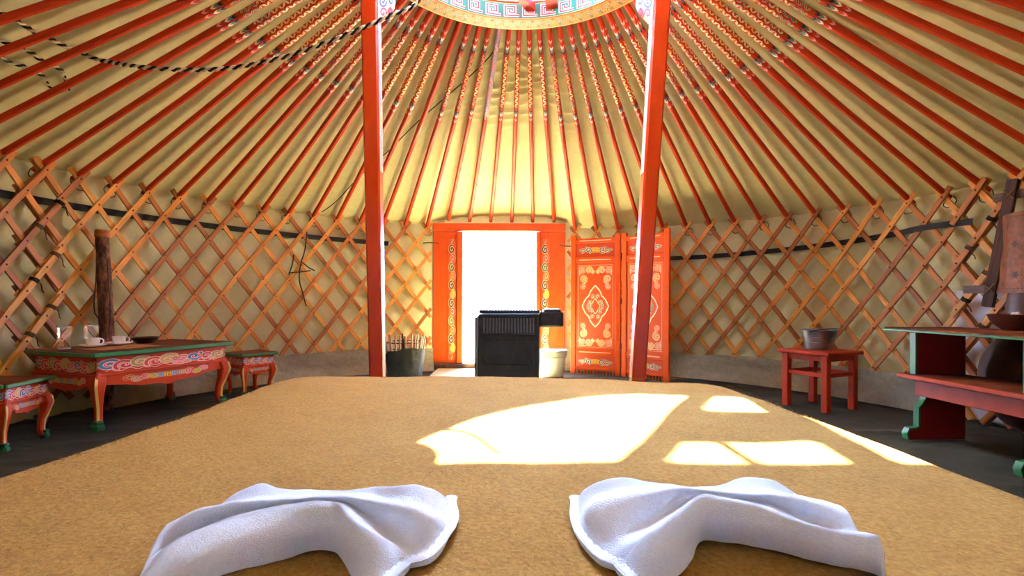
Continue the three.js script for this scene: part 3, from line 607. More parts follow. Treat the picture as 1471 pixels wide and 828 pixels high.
bowedTable('painted_stool', 'small orange scroll-painted stool with bowed legs between the low table and basket', 'stool', [-2.087, 0, -1.385], 1.0036, { L: 0.30, D: 0.30, H: 0.335, mat: apronMats[1], k: 0.72, group: 'stools of the low table' });

// things on the low table, set out in its own frame: x along its length, z towards the bed
const onTable = (x, z, y = TABLE_H) => { const c = Math.cos(1.242), s = Math.sin(1.242); return [-2.449 + x * c + z * s, y, -0.672 - x * s + z * c]; };
const glassMat = MAT({ color: 0xffffff, transmission: 1, thickness: 0, ior: 1.5, roughness: 0.03 });
const tumbler = lathe([[0, 0.0], [0.030, 0.0], [0.0335, 0.004], [0.037, 0.132], [0.0355, 0.133], [0.0325, 0.012], [0, 0.012]], 40);
const matWeave = MAT({ map: scaled(woodGrain([178, 120, 62], [1, 0.8, 0.6], 61), 6, 6), roughness: 0.9 });
{
  const o = thing('place_mat', 'woven straw mat under the cups on the low table', 'mat', onTable(-0.17, 0.06), 1.242);
  for (let i = 0; i < 22; i++) part('strip', bx(0.014, 0.004, 0.26, -0.165 + i * 0.0157, 0.002 + (i % 2) * 0.0006, 0, 0.001), matWeave, o);
}
const glassEdge = MAT({ color: 0xe8eeee, roughness: 0.15, transmission: 0.35, thickness: 0 });
for (const [x, z, w] of [[-0.37, -0.10, 'nearer the table end'], [-0.21, -0.12, 'nearer the log post']]) {
  const o = thing('glass', 'tall clear glass behind the cup ' + w, 'glass', onTable(x, z), 0, 'glasses on the low table');
  part('glass_wall', tumbler, glassMat, o);
  part('rim', toCreasedNormals(place(new THREE.TorusGeometry(0.0362, 0.0016, 6, 36), 0, 0.1325, 0, Math.PI / 2), 1), glassEdge, o);
  part('glass_base', place(new THREE.CylinderGeometry(0.031, 0.0305, 0.008, 30), 0, 0.006, 0), glassEdge, o);
}
{
  const cupG = lathe([[0, 0], [0.022, 0], [0.024, 0.006], [0.034, 0.018], [0.039, 0.050], [0.036, 0.050], [0.031, 0.020], [0.02, 0.009], [0, 0.009]].slice().reverse(), 32);
  const sauG = lathe([[0, 0], [0.035, 0], [0.055, 0.006], [0.075, 0.016], [0.074, 0.019], [0.053, 0.010], [0.03, 0.006], [0, 0.006]].slice().reverse(), 36);
  const hdl = tube([V(0.034, 0.042, 0), V(0.052, 0.044, 0), V(0.06, 0.030, 0), V(0.05, 0.014, 0), V(0.032, 0.014, 0)], 0.0042, 7, 14);
  [[-0.26, -0.03, 'nearer the table end'], [-0.10, -0.04, 'nearer the log post']].forEach(([x, z, w]) => {
    solo('saucer', sauG, gloss, 'white porcelain saucer ' + w, 'saucer', 'saucers on the low table').position.set(...onTable(x, z, TABLE_H + 0.0055));
    const c = thing('cup', 'white porcelain cup on the saucer ' + w, 'cup', onTable(x, z, TABLE_H + 0.012), 0.15, 'cups on the low table');
    part('cup_body', cupG, gloss, c); part('handle', hdl, gloss, c);
  });
}
const dishMat = MAT({ color: new THREE.Color(0.06, 0.014, 0.008), roughness: 0.3, clearcoat: 0.4 });
solo('dish', lathe([[0, 0], [0.05, 0], [0.054, 0.006], [0.07, 0.02], [0.084, 0.036], [0.079, 0.039], [0.064, 0.024], [0.04, 0.012], [0, 0.01]].slice().reverse(), 36), dishMat, 'shallow dark brown dish on the low table', 'dish').position.set(...onTable(0.14, -0.14));

// ---------------------------------------------------------------- log standing by the lattice
{
  const bark = MAT({ map: dataTex(256, 512, (u, v) => { const g = tile2(u, v, 10, 22, 4) * 150 + tile(u, v, 50, 6) * 60; return [cl(104 + g), cl(66 + g * 0.75), cl(44 + g * 0.6)]; }), roughness: 0.9, bumpMap: dataTex(256, 512, (u, v) => mono(128 + tile2(u, v, 10, 22, 4) * 260), false), bumpScale: 0.012 });
  const o = thing('log_post', 'upright bark-covered log standing against the lattice behind the low table', 'log', [-2.77, 0, -0.80]);
  const p = []; for (let i = 0; i <= 16; i++) { const y = i / 16 * 1.215; p.push(V(0.008 * Math.sin(y * 4) - 0.01 * y, y, 0.006 * Math.cos(y * 5))); }
  part('trunk', sweep(p, (i, t) => Array.from({ length: 14 }, (_, k) => { const a = k / 14 * 2 * Math.PI, r = 0.046 - 0.006 * t + 0.005 * noise(Math.cos(a) * 2, Math.sin(a) * 2, t * 9); return [r * Math.cos(a), r * Math.sin(a)]; }), V(0, 0, 1), { crease: 1.5 }), bark, o);
  part('cut_end', place(new THREE.CylinderGeometry(0.038, 0.04, 0.004, 16), p[16].x, 1.217, p[16].z), lathTones[2], o, 'pale sawn end');
  part('peeled_top', place(new THREE.CylinderGeometry(0.0425, 0.0445, 0.05, 16, 1, true), p[16].x, 1.19, p[16].z), lathTones[1], o, 'peeled upper end');
  part('twig', [tube([V(0.03, 0.5, 0.02), V(0.055, 0.6, 0.03), V(0.05, 0.85, 0.035), V(0.03, 1.02, 0.03)], 0.004, 5, 12), tube([V(-0.035, 0.62, 0.02), V(-0.06, 0.66, 0.02), V(-0.05, 0.9, 0.02), V(-0.06, 1.12, 0.0)], 0.004, 5, 12)], darkWood, o, 'thin twigs tied to the log');
}

// ---------------------------------------------------------------- basket of sticks with a dark cloth wrap
{
  const o = thing('stick_basket', 'round basket of peeled sticks wrapped in dark cloth beside the doorway', 'basket', [-1.05, 0, -2.30]);
  const pale = MAT({ map: scaled(woodGrain([216, 182, 140], [1, 0.9, 0.7], 71), 1, 2), roughness: 0.7 });
  for (let i = 0; i < 30; i++) {
    const a = i / 30 * 2 * Math.PI + rnd(-0.05, 0.05), h = 0.40 + rnd(-0.03, 0.025), b = V(0.145 * Math.cos(a), 0.02, 0.145 * Math.sin(a)), t = V(0.192 * Math.cos(a + rnd(-0.05, 0.05)), h, 0.192 * Math.sin(a));
    part('stick', tube([b, b.clone().lerp(t, 0.5).add(V(rnd(-0.004, 0.004), 0, 0)), t], 0.0085, 6), i % 7 ? pale : darkWood, o);
  }
  for (const [h, r] of [[0.345, 0.184], [0.26, 0.172]]) part('hoop', toCreasedNormals(place(new THREE.TorusGeometry(r, 0.006, 5, 40), 0, h, 0, Math.PI / 2), 1), darkWood, o);
  part('base', place(new THREE.CylinderGeometry(0.15, 0.145, 0.02, 24), 0, 0.015, 0), darkWood, o);
  part('cloth_wrap', grid(64, 10, (u, v) => { const a = u * 2 * Math.PI, top = 0.24 + 0.055 * Math.cos(a - 0.9) + 0.015 * noise(Math.cos(a) * 2, Math.sin(a) * 2, 1), h = 0.004 + v * top, r = 0.158 + h * 0.115 + 0.009 * noise(Math.cos(a) * 4, h * 8, Math.sin(a) * 4) + 0.004; return V(r * Math.cos(a), h, r * Math.sin(a)); }, (u, v) => [u * 1.1, v * 0.3]), MAT({ map: scaled(clothMap([64, 66, 50], 34, 33), 3, 3), roughness: 0.8, bumpMap: scaled(clothBump, 4, 4), bumpScale: 0.008 }), o, 'dark grey-green cloth wrap');
}

// ---------------------------------------------------------------- iron stove with side tank, bucket behind it
const iron = MAT({ map: dataTex(256, 256, (u, v) => mono(46 + tile(u, v, 30, 3) * 24 + tile(u, v, 6, 9) * 16)), roughness: 0.5, metalness: 0.4, bumpMap: scaled(speckBump, 3, 3), bumpScale: 0.001 });
const ribIron = MAT({ map: dataTex(128, 128, (u, v) => mono(92 + tile(u, v, 20, 3) * 30)), roughness: 0.5, metalness: 0.3 });
{
  const o = thing('iron_stove', 'black ribbed iron stove with side tank in front of the doorway', 'stove', [-0.04, 0.018, -1.98]);
  part('body', bx(0.545, 0.585, 0.34, 0, 0.3175, 0, 0.012), iron, o);
  part('top_plate', bx(0.53, 0.028, 0.36, 0.005, 0.632, 0, 0.006), iron, o);
  for (let i = 0; i < 17; i++) part('rib', bx(0.016, 0.135, 0.026, -0.215 + i * 0.0268, 0.512, 0.174, 0.005), ribIron, o);
  part('panel_frame', [bx(0.50, 0.012, 0.012, 0, 0.59, 0.174), bx(0.50, 0.012, 0.012, 0, 0.435, 0.174)], iron, o);
  part('ash_door', bx(0.44, 0.20, 0.014, 0.0, 0.27, 0.174, 0.004), iron, o); part('door_latch', tube([V(0.17, 0.34, 0.18), V(0.19, 0.34, 0.20), V(0.21, 0.335, 0.185)], 0.007, 6, 6), iron, o);
  for (let i = 0; i < 20; i++) part('top_nib', bx(0.016, 0.008, 0.02, -0.245 + i * 0.0262, 0.648, 0.168, 0.002), iron, o);
  part('end_plate', bx(0.016, 0.56, 0.36, -0.29, 0.305, 0, 0.004), MAT({ map: scaled(paintWear([52, 66, 40], 5, 20), 3, 3), roughness: 0.5, metalness: 0.3 }), o, 'greenish end plate');
  part('side_tank', bx(0.215, 0.135, 0.30, 0.375, 0.565, 0, 0.014), iron, o, 'black side tank');
  part('tank_lid', [bx(0.15, 0.018, 0.26, 0.385, 0.642, 0, 0.005), ...Array.from({ length: 9 }, (_, i) => bx(0.007, 0.012, 0.26, 0.33 + i * 0.0145, 0.653, 0, 0.002))], iron, o, 'ribbed tank lid');
  part('hinge_pin', [tube([V(0.283, 0.63, 0.152), V(0.288, 0.665, 0.152)], 0.006, 6), tube([V(0.31, 0.63, 0.152), V(0.312, 0.665, 0.152)], 0.005, 6), tube([V(0.47, 0.635, 0.14), V(0.505, 0.642, 0.15)], 0.006, 6)], MAT({ color: 0xb8b4aa, metalness: 0.8, roughness: 0.4 }), o, 'bright metal hinge pins');
  for (const [sx, sz] of [[-1, 1], [1, 1], [-1, -1], [1, -1]]) part('leg', tube([V(sx * 0.22, 0.05, sz * 0.12), V(sx * 0.225, 0.02, sz * 0.125), V(sx * 0.23, 0, sz * 0.13)], (t) => 0.022 - 0.006 * t, 8), iron, o);
}
const zinc = MAT({ map: dataTex(256, 256, (u, v) => { const g = tile(u, v, 16, 3) * 46 + tile(u, v, 5, 1) * 20; return [cl(168 + g), cl(174 + g), cl(176 + g)]; }), metalness: 0.75, roughness: 0.38 });
{
  const o = thing('floor_bucket', 'pale grey metal bucket on the floor beside the stove', 'bucket', [0.375, 0.018, -2.30]);
  const pale = MAT({ map: scaled(paintWear([196, 196, 186], 5, 14), 3, 3), roughness: 0.4, metalness: 0.2 });
  part('pail', lathe([[0, 0.012], [0.10, 0.012], [0.136, 0.245], [0.142, 0.252], [0.148, 0.25], [0.145, 0.24], [0.108, 0.004], [0.1, 0], [0, 0]].reverse(), 40), pale, o);
  part('rim', toCreasedNormals(place(new THREE.TorusGeometry(0.144, 0.006, 6, 40), 0, 0.25, 0, Math.PI / 2), 1), zinc, o);
  part('band', toCreasedNormals(place(new THREE.TorusGeometry(0.137, 0.003, 5, 40), 0, 0.19, 0, Math.PI / 2), 1), pale, o);
  part('handle', tube([V(-0.145, 0.24, 0), V(-0.13, 0.20, 0.09), V(0, 0.19, 0.155), V(0.13, 0.20, 0.09), V(0.145, 0.24, 0)], 0.004, 6, 24), zinc, o, 'wire handle');
}

// ---------------------------------------------------------------- two-leaf folding door standing open by the wall
const leafBig = canvasTex(512, 1024, (c, w, h) => {
  c.fillStyle = '#cc4a0a'; c.fillRect(0, 0, w, h);
  c.strokeStyle = '#e2b27c'; c.lineWidth = 4; c.strokeRect(34, 34, w - 68, h - 68);
  for (const [mx, my] of [[0, 0], [1, 0], [0, 1], [1, 1]]) {
    c.save(); c.translate(mx ? w : 0, my ? h : 0); c.scale(mx ? -1 : 1, my ? -1 : 1);
    const e = '#f0d9b4'; curl(c, 92, 100, 40, 1, 2.4, '#c85a44', 10, 1.3, e); curl(c, 175, 92, 46, -1, 0.6, '#c8902c', 11, 1.35, e); curl(c, 100, 195, 48, -1, 1.2, '#c8902c', 11, 1.35, e); curl(c, 92, 282, 36, 1, -1.5, '#d85a50', 9, 1.3, e); curl(c, 232, 112, 22, 1, 2, '#a8a03a', 7, 1.2, e);
    c.beginPath(); c.moveTo(52, 52); c.lineTo(140, 52); c.moveTo(52, 52); c.lineTo(52, 150); c.strokeStyle = e; c.lineWidth = 5; c.stroke(); c.restore();
  }
  lozenge(c, w / 2, h / 2, 168, 240, [[1, '#f4e2c4', 13], [0.9, '#d87858', 5], [0.36, '#f0dcb8', 8]]);
  for (const s of [-1, 1]) for (const t of [-1, 1]) { curl(c, w / 2 + s * 62, h / 2 + t * 44, 30, s * t, 1, '#4a5a58', 9, 1.3, '#efd6ae'); curl(c, w / 2 + s * 34, h / 2 + t * 116, 24, -s * t, 2, '#5a4a50', 8, 1.3, '#efd6ae'); curl(c, w / 2 + s * 96, h / 2 + t * 12, 16, s, 2, '#4a5a58', 7, 1.2, '#efd6ae'); }
}, { clamp: true });
const leafSmall = canvasTex(512, 192, (c, w, h) => {
  c.fillStyle = '#c64208'; c.fillRect(0, 0, w, h);
  const e = '#ecdcb8';
  for (const s of [-1, 1]) { curl(c, w / 2 + s * 90, h / 2 + 4, 40, s, 1, '#30424a', 12, 1.3, e); curl(c, w / 2 + s * 152, h / 2 + 10, 32, -s, 2, '#364a44', 10, 1.3, e); curl(c, w / 2 + s * 196, h / 2 + 2, 18, s, 0, '#30424a', 7, 1.2, e); curl(c, w / 2 + s * 120, h / 2 - 34, 14, s, 0, '#30424a', 6, 1.2, e); }
  for (let i = -2; i <= 2; i++) for (let j = -1; j <= 1; j++) { c.strokeStyle = '#e0b838'; c.lineWidth = 7; c.beginPath(); c.arc(w / 2 + i * 18, h / 2 + j * 22, 10, 0, 7); c.stroke(); }
}, { clamp: true });
const leafBigMat = MAT({ map: leafBig, roughness: 0.45 }), leafSmallMat = MAT({ map: leafSmall, roughness: 0.45 }), paleLine = MAT({ color: 0xe9d2ae, roughness: 0.5 });
{
  const o = thing('folding_door', 'orange two-leaf folding door with painted scroll panels, standing open by the lattice', 'folding door', [0.60, 0, -2.66]);
  const H = 1.425, T = 0.032;
  const leaf = (W, x0, z0, turn) => {
    const l = new THREE.Group(); l.name = 'leaf'; l.position.set(x0, 0, z0); l.rotation.y = turn; o.add(l);
    const sw = 0.055;
    for (const x of [sw / 2, W - sw / 2]) part('stile', bx(sw, H, T, x, H / 2, 0, 0.005), doorPaint, l);
    const rails = [[0.045, 0.068], [0.195, 0.25], [1.14, 1.20], [1.34, 1.388]];
    for (const [a, b] of rails) part('rail', bx(W - 2 * sw, b - a, T * 0.9, W / 2, (a + b) / 2, 0, 0.004), doorPaint, l);
    const pan = (a, b, m) => part('panel', place(new THREE.BoxGeometry(W - 2 * sw + 0.006, b - a + 0.006, 0.012), W / 2, (a + b) / 2, -0.002), [doorPaint, doorPaint, doorPaint, doorPaint, m, m], l, m === doorPaint ? undefined : 'panel painted with scrolls');
    pan(0.068, 0.195, leafSmallMat); pan(0.25, 1.14, leafBigMat); pan(1.20, 1.34, leafSmallMat);
    for (let i = 0; i < 12; i++) part('slat', bx(0.012, 0.046, 0.012, sw + 0.02 + i * (W - 2 * sw - 0.04) / 11, 0.026, 0, 0.002), doorPaint, l);
    part('pale_line', [1.168, 1.365, 0.226].map((y) => bx(W - 0.19, 0.007, 0.006, W / 2, y, T / 2 - 0.002, 0.001)), paleLine, l, 'cream painted lines');
  };
  const a1 = Math.atan2(0.22, 0.477), a2 = Math.atan2(0.39, 0.372);
  leaf(0.52, 0, 0, -a1);
  leaf(0.52, 0.52 * Math.cos(a1) + 0.012, 0.52 * Math.sin(a1) + 0.012, -a2);
  for (const y of [0.3, 0.75, 1.2]) part('hinge', place(new THREE.CylinderGeometry(0.007, 0.007, 0.06, 8), 0.52 * Math.cos(a1), y, 0.52 * Math.sin(a1) + 0.016), iron, o);
}

// ---------------------------------------------------------------- bucket stool
{
  const o = thing('square_stool', 'plain orange-red square stool with straight legs carrying a metal bucket', 'stool', [2.17, 0, -0.96], 0.441);
  const m = MAT({ map: scaled(paintWear([172, 52, 10], 13, 28), 4, 4), roughness: 0.55, specularIntensity: 0.5 }), H = 0.41, a = 0.145;
  part('seat', bx(0.385, 0.024, 0.385, 0, H - 0.012, 0, 0.005), m, o);
  for (const [x, z] of [[-1, 1], [1, 1], [-1, -1], [1, -1]]) part('leg', bx(0.046, H - 0.024, 0.046, x * a, (H - 0.024) / 2, z * a, 0.005), m, o);
  for (const [w, d, x, z] of [[0.25, 0.022, 0, a], [0.25, 0.022, 0, -a], [0.022, 0.25, a, 0], [0.022, 0.25, -a, 0]]) { part('apron', bx(w, 0.04, d, x, H - 0.045, z, 0.003), m, o); part('stretcher', bx(w, 0.028, d, x, H - 0.16, z, 0.003), m, o); }
}
{
  const o = thing('metal_bucket', 'small galvanised bucket standing on the square stool', 'bucket', [2.19, 0.41, -1.0], 0.5);
  const tin = MAT({ map: dataTex(256, 256, (u, v) => { const g = tile(u, v, 14, 3) * 60 + tile(u, v, 5, 1) * 26; return [cl(136 + g), cl(146 + g), cl(142 + g)]; }), metalness: 0.85, roughness: 0.3 });
  part('pail', lathe([[0, 0.008], [0.082, 0.008], [0.108, 0.138], [0.113, 0.142], [0.116, 0.138], [0.086, 0.002], [0, 0]].reverse(), 40), tin, o);
  for (const [h, r] of [[0.05, 0.0945], [0.085, 0.102], [0.139, 0.114]]) part('band', toCreasedNormals(place(new THREE.TorusGeometry(r, 0.0035, 6, 40), 0, h, 0, Math.PI / 2), 1), tin, o);
  part('handle', tube([V(-0.118, 0.125, 0), V(-0.105, 0.145, 0.06), V(0, 0.150, 0.112), V(0.105, 0.145, 0.06), V(0.118, 0.125, 0)], 0.0035, 6, 20), iron, o, 'wire handle');
  for (const x of [-0.116, 0.116]) part('ear', bx(0.012, 0.04, 0.02, x, 0.122, 0, 0.003), tin, o);
}

// ---------------------------------------------------------------- trestle table with green edges
const TRESTLE = { x: 2.335, z: 0.165, turn: -Math.PI / 2 + 0.05, H: 0.61 };
{
  const o = thing('trestle_table', 'dark red trestle table with green edges and a low shelf', 'table', [TRESTLE.x, 0, TRESTLE.z], TRESTLE.turn), H = TRESTLE.H;
  const worn = MAT({ map: woodGrain([96, 42, 18], [1.3, 0.9, 0.55], 81), roughness: 0.65, specularIntensity: 0.35 });
  const shelfEdge = MAT({ map: scaled(paintWear([158, 52, 12], 14, 22), 4, 4), roughness: 0.5, specularIntensity: 0.5 });
  part('table_top', bx(0.80, 0.018, 0.44, 0, H - 0.009, 0, 0.004), worn, o, 'worn reddish brown top');
  part('green_rim', [bx(0.81, 0.012, 0.012, 0, H - 0.014, 0.217, 0.003), bx(0.012, 0.012, 0.43, -0.4, H - 0.014, 0, 0.003), bx(0.012, 0.012, 0.43, 0.4, H - 0.014, 0, 0.003)], greenPaint, o, 'green painted edge');
  const prof = [[0.165, 0], [0.172, 0.03], [0.16, 0.055], [0.115, 0.06], [0.105, 0.07], [0.105, 0.17], [0.085, 0.19], [0.066, 0.22], [0.06, 0.255], [0.072, 0.285], [0.095, 0.31], [0.115, 0.325], [0.125, 0.33], [0.125, 0.59]];
  for (const x of [-0.30, 0.30]) {
    const g = extrude([...prof, [-0.155, 0.59], [-0.155, 0]], 0.026, 0.002); g.translate(0, 0, -0.013); g.rotateY(-Math.PI / 2); g.rotateY(Math.PI * 0);
    const leg = part('leg_panel', place(metreUV(g), x, 0, 0), redPaint, o);
    for (const s of [1]) part('green_edge', sweep(prof.map(([z, y]) => V(x, y + 0.003, s * (z + 0.004))), () => rect(0.036, 0.010), V(0, 0.02, 1)), greenPaint, leg, 'green painted edge');
  }
  part('shelf', bx(0.70, 0.022, 0.33, 0, 0.345, 0.01, 0.008), worn, o, 'worn shelf board');
  part('shelf_lip', bx(0.705, 0.024, 0.012, 0, 0.345, 0.178, 0.004), shelfEdge, o);
  part('stretcher', bx(0.575, 0.085, 0.024, 0, 0.285, 0.12, 0.004), shelfEdge, o, 'orange stretcher board');
}
// wooden bowl with white curds on the trestle table
{
  const o = thing('wooden_bowl', 'dark wooden bowl with a white cloth on the trestle table', 'bowl', [2.5, TRESTLE.H, 0.12]);
  part('bowl_body', lathe([[0, 0], [0.04, 0], [0.05, 0.006], [0.085, 0.035], [0.105, 0.08], [0.098, 0.082], [0.078, 0.04], [0.04, 0.014], [0, 0.012]].slice().reverse(), 36), dishMat, o);
  part('white_cloth', grid(24, 24, (u, v) => { const x = (u - 0.5) * 0.15, z = (v - 0.5) * 0.15, r = Math.hypot(x, z), k = 1 - Math.min(1, r / 0.095); return V(x * 0.9, 0.058 + 0.045 * k * (0.6 + 0.8 * noise(x * 22, z * 22, 2)) + 0.008 * noise(x * 60, z * 60), z * 0.9); }), MAT({ color: 0xe6e6e0, roughness: 0.9 }), o, 'crumpled white cloth');
}

// ---------------------------------------------------------------- leather bag in its lashed wooden frame
{
  const o = thing('bag_frame', 'dark lashed wooden frame hung on the lattice around the leather bag', 'wooden frame', [2.80, 0.72, -0.12]);
  const rel = (px, py, d) => atDepth(px, py, d).sub(o.position);
  const a = rel(1456, 258, 2.97), b = rel(1419, 441, 3.0);
  const n = V(-0.9, 0, 0.4).normalize();
  const along = V(0.10, 0, 0.995).normalize();
  part('upright', bar(a, b, 0.05, 0.036, n), darkWood, o);
  part('upright', bar(a.clone().addScaledVector(along, 0.52), b.clone().addScaledVector(along, 0.52), 0.05, 0.036, n), darkWood, o);
  const t = a.clone().lerp(b, 0.12), l = a.clone().lerp(b, 0.86);
  part('crossbar', bar(t.clone().addScaledVector(along, -0.10), t.clone().addScaledVector(along, 0.6), 0.046, 0.03, n).translate(0.02, 0, -0.005), darkWood, o);
  part('crossbar', bar(l.clone().addScaledVector(along, -0.17), l.clone().addScaledVector(along, 0.6), 0.046, 0.03, n).translate(0.02, 0, -0.005), darkWood, o);
  const thong = MAT({ color: 0x7a5a3c, roughness: 0.9 });
  for (const q of [t, l]) part('thong', [[-1, -1, 1, 1], [-1, 1, 1, -1]].map(([p, r, s, u]) => tube([q.clone().add(V(-0.022, r * 0.03, 0.012)).addScaledVector(along, p * 0.028), q.clone().add(V(-0.022, u * 0.03, 0.012)).addScaledVector(along, s * 0.028)], 0.004, 5)), thong, o, 'crossed leather thong');
}
{
  const stitch = canvasTex(512, 512, (c, w, h) => {
    c.fillStyle = '#7c4014'; c.fillRect(0, 0, w, h);
    for (let i = 0; i < 900; i++) { c.fillStyle = `rgba(${rnd() < 0.5 ? '60,28,12' : '176,104,56'},0.12)`; c.beginPath(); c.arc(rnd(0, w), rnd(0, h), rnd(3, 22), 0, 7); c.fill(); }
    const star = (x, y, r) => { c.strokeStyle = '#35180c'; c.lineWidth = 7; for (let k = 0; k < 6; k++) { const t = k / 6 * Math.PI * 2; c.beginPath(); c.moveTo(x, y); c.lineTo(x + r * Math.cos(t), y + r * Math.sin(t)); c.stroke(); } c.beginPath(); c.arc(x, y, r * 0.62, 0, 7); c.lineWidth = 4; c.stroke(); };
    for (const [x, y] of [[110, 90], [230, 200], [110, 330], [260, 400], [390, 90], [400, 300], [120, 460], [380, 470]]) star(x, y, 26);
    c.strokeStyle = '#3a1c0e'; c.lineWidth = 6; c.setLineDash([16, 10]); c.strokeRect(26, 26, w - 52, h - 52);
  });
  const hide = MAT({ map: stitch, roughness: 0.55, bumpMap: scaled(clothBump, 2, 2), bumpScale: 0.004 }), hideDark = MAT({ map: scaled(paintWear([64, 34, 16], 22, 30), 3, 3), roughness: 0.5 });
  const o = thing('leather_bag', 'large brown leather bag with stitched stars behind the trestle table', 'leather bag', [2.68, 0, 0.02]);
  const body = new THREE.SphereGeometry(1, 40, 28), p = body.attributes.position;
  for (let i = 0; i < p.count; i++) { const x = p.getX(i), y = p.getY(i), z = p.getZ(i), k = y > 0 ? 1 - 0.5 * y * y : 1, w = 1 + 0.05 * noise(x * 3, y * 3, z * 3); p.setXYZ(i, x * 0.15 * k * w, 0.36 + y * (y > 0 ? 0.32 : 0.29), z * 0.25 * k * w); }
  body.computeVertexNormals(); part('body', body, hideDark, o, 'dark brown round body of the bag');
  part('front_flap', grid(24, 24, (u, v) => { const w = 0.30 + 0.07 * (1 - v) - 0.03 * Math.sin(v * Math.PI); return V(-0.02 - 0.085 * Math.sin(u * Math.PI) * (1 - 0.3 * v) - 0.012 * noise(u * 4, v * 4), 0.80 + v * 0.42, (u - 0.5) * w + 0.02); }).translate(0, 0, 0), hide, o, 'brown leather flap with stitched stars');
  part('back_flap', grid(16, 16, (u, v) => V(0.03 + 0.03 * Math.sin(u * Math.PI), 0.58 + v * 0.62, (u - 0.5) * 0.32 + 0.02)), hideDark, o);
  part('neck', place(new THREE.CylinderGeometry(0.09, 0.13, 0.3, 20), 0, 0.72, 0.02), hideDark, o);
}
solo('white_cloth', grid(20, 30, (u, v) => pol(3.022 + 0.008 * noise(u * 5, v * 5, 3), 1.33 + u * 0.4, 0.01 + v * 0.82 - 0.1 * u * v), (u, v) => [u, v]), MAT({ map: scaled(clothMap([226, 230, 232], 14, 51), 1, 1), roughness: 0.9 }), 'white cloth hung against the lattice behind the trestle table', 'cloth');

// ---------------------------------------------------------------- ropes and cords under the roof
function underRoof(px, py, off) {
  let d = 0.6;
  for (; d < 6; d += 0.004) { const p = atDepth(px, py, d), x = p.x, z = p.z, phi = Math.atan2(x, -z), s = (Math.hypot(x - RIM_X * 0.6, z) - RIM) / (R - RIM), h = (RIM_H + 0.03) + (wallTop(phi) - RIM_H - 0.03) * s + off; if (s > -0.1 && p.y >= h) return p; }
  return atDepth(px, py, d);
}
function twisted(name, label, pts, n, pitch, r) {
  const o = thing(name, label, 'rope', pts[0].toArray());
  const path = new THREE.CatmullRomCurve3(pts, false, 'catmullrom', 0.5).getSpacedPoints(n), up = V(0.2, 1, 0.1).normalize();
  let len = 0; const strand = [[], []];
  for (let i = 0; i <= n; i++) {
    const t = path[Math.min(i + 1, n)].clone().sub(path[Math.max(0, i - 1)]).normalize(), s = V().crossVectors(t, up).normalize(), q = V().crossVectors(s, t);
    if (i) len += path[i].distanceTo(path[i - 1]);
    for (const k of [0, 1]) { const a = len / pitch * 2 * Math.PI + k * Math.PI; strand[k].push(path[i].clone().addScaledVector(s, Math.cos(a) * r * 0.62).addScaledVector(q, Math.sin(a) * r * 0.62).sub(pts[0])); }
  }
  part('dark_strand', tube(strand[0], r * 0.72, 6), blackCord, o, 'black strand'); part('pale_strand', tube(strand[1], r * 0.72, 6), MAT({ color: 0xcfc0a0, roughness: 0.95 }), o, 'cream strand');
  return o;
}
{
  const hang = [[612, -60, 2.62], [600, 2, 2.60], [560, 22, 2.57], [535, 34, 2.56], [480, 57, 2.56], [430, 75, 2.57], [400, 84, 2.58], [350, 95, 2.58], [300, 100, 2.58], [250, 100, 2.585], [200, 96, 2.60]].map(([x, y, d]) => atDepth(x, y, d));
  const weave = [[142, 86], [120, 77], [94, 67], [70, 54], [53, 48], [30, 33], [10, 22], [-20, 10]].map(([x, y]) => underRoof(x, y, 0.030));
  twisted('hanging_rope', 'black and cream twisted rope hanging from the smoke hole and tucked behind rafters', [...hang, ...weave], 520, 0.062, 0.0085);
  for (const [pts, label] of [[[[92, 104], [82, 97], [55, 84], [46, 76], [15, 64], [-15, 52]], 'upper turn of black and cream rope wound behind the rafters'], [[[66, 112], [56, 106], [34, 95], [13, 90], [0, 79], [-20, 70]], 'lower turn of black and cream rope wound behind the rafters'], [[[66, 118], [72, 124], [83, 131], [97, 129], [98, 122], [92, 110]], 'short loose loop of black and cream rope hanging below the rafters']])
    twisted('rope_turn', label, pts.map(([x, y]) => underRoof(x, y, 0.030)), 150, 0.058, 0.0075);
}
const cord = (label, pts, r, off) => solo('thin_rope', tube(pts.map(([x, y]) => underRoof(x, y, off)), r, 5, 90), blackCord, label, 'rope');
cord('thin dark cord slanting from the crown ring down behind the rafters', [[716, 56], [708, 75], [680, 105], [640, 140], [600, 175], [560, 215], [520, 250], [480, 292], [462, 305]], 0.0042, 0.028);
{
  const q = underRoof(1300, 112, 0), k = Math.round((Math.atan2(q.x, -q.z) - PHASE) / STEP), phi = PHASE + k * STEP, h = rafterHead(phi), f = rafterFoot(phi), side = pol(1, phi - Math.PI / 2, 0), p = [];
  for (let i = 0; i <= 30; i++) p.push(h.clone().lerp(f, 0.05 + 0.9 * i / 30).addScaledVector(side, 0.031 + 0.003 * Math.sin(i * 1.3)).add(V(0, 0.026, 0)));
  solo('thin_rope', tube(p, 0.006, 5), blackCord, 'thin dark rope laid close along a rafter on the trestle table side', 'rope');
}
// loose black ends hanging on the lattice
{
  const o = thing('tie_strings', 'loose black strings knotted on the lattice between table and crown post', 'strings', pol(2.955, -0.79, 1.2).toArray());
  for (const pts of [[[441, 333], [438, 360], [432, 380], [430, 402], [436, 425], [440, 440]], [[422, 366], [420, 380], [415, 395]], [[415, 392], [430, 391], [446, 389]], [[432, 375], [444, 385], [452, 389]]]) part('string', tube(pts.map(([x, y]) => { const q = ray(x, y); let d = 3; for (; d < 6; d += 0.005) { const w = atDepth(x, y, d); if (Math.hypot(w.x, w.z) > 2.95) return w.sub(o.position); } }), 0.006, 5, 10), blackCord, o);
}

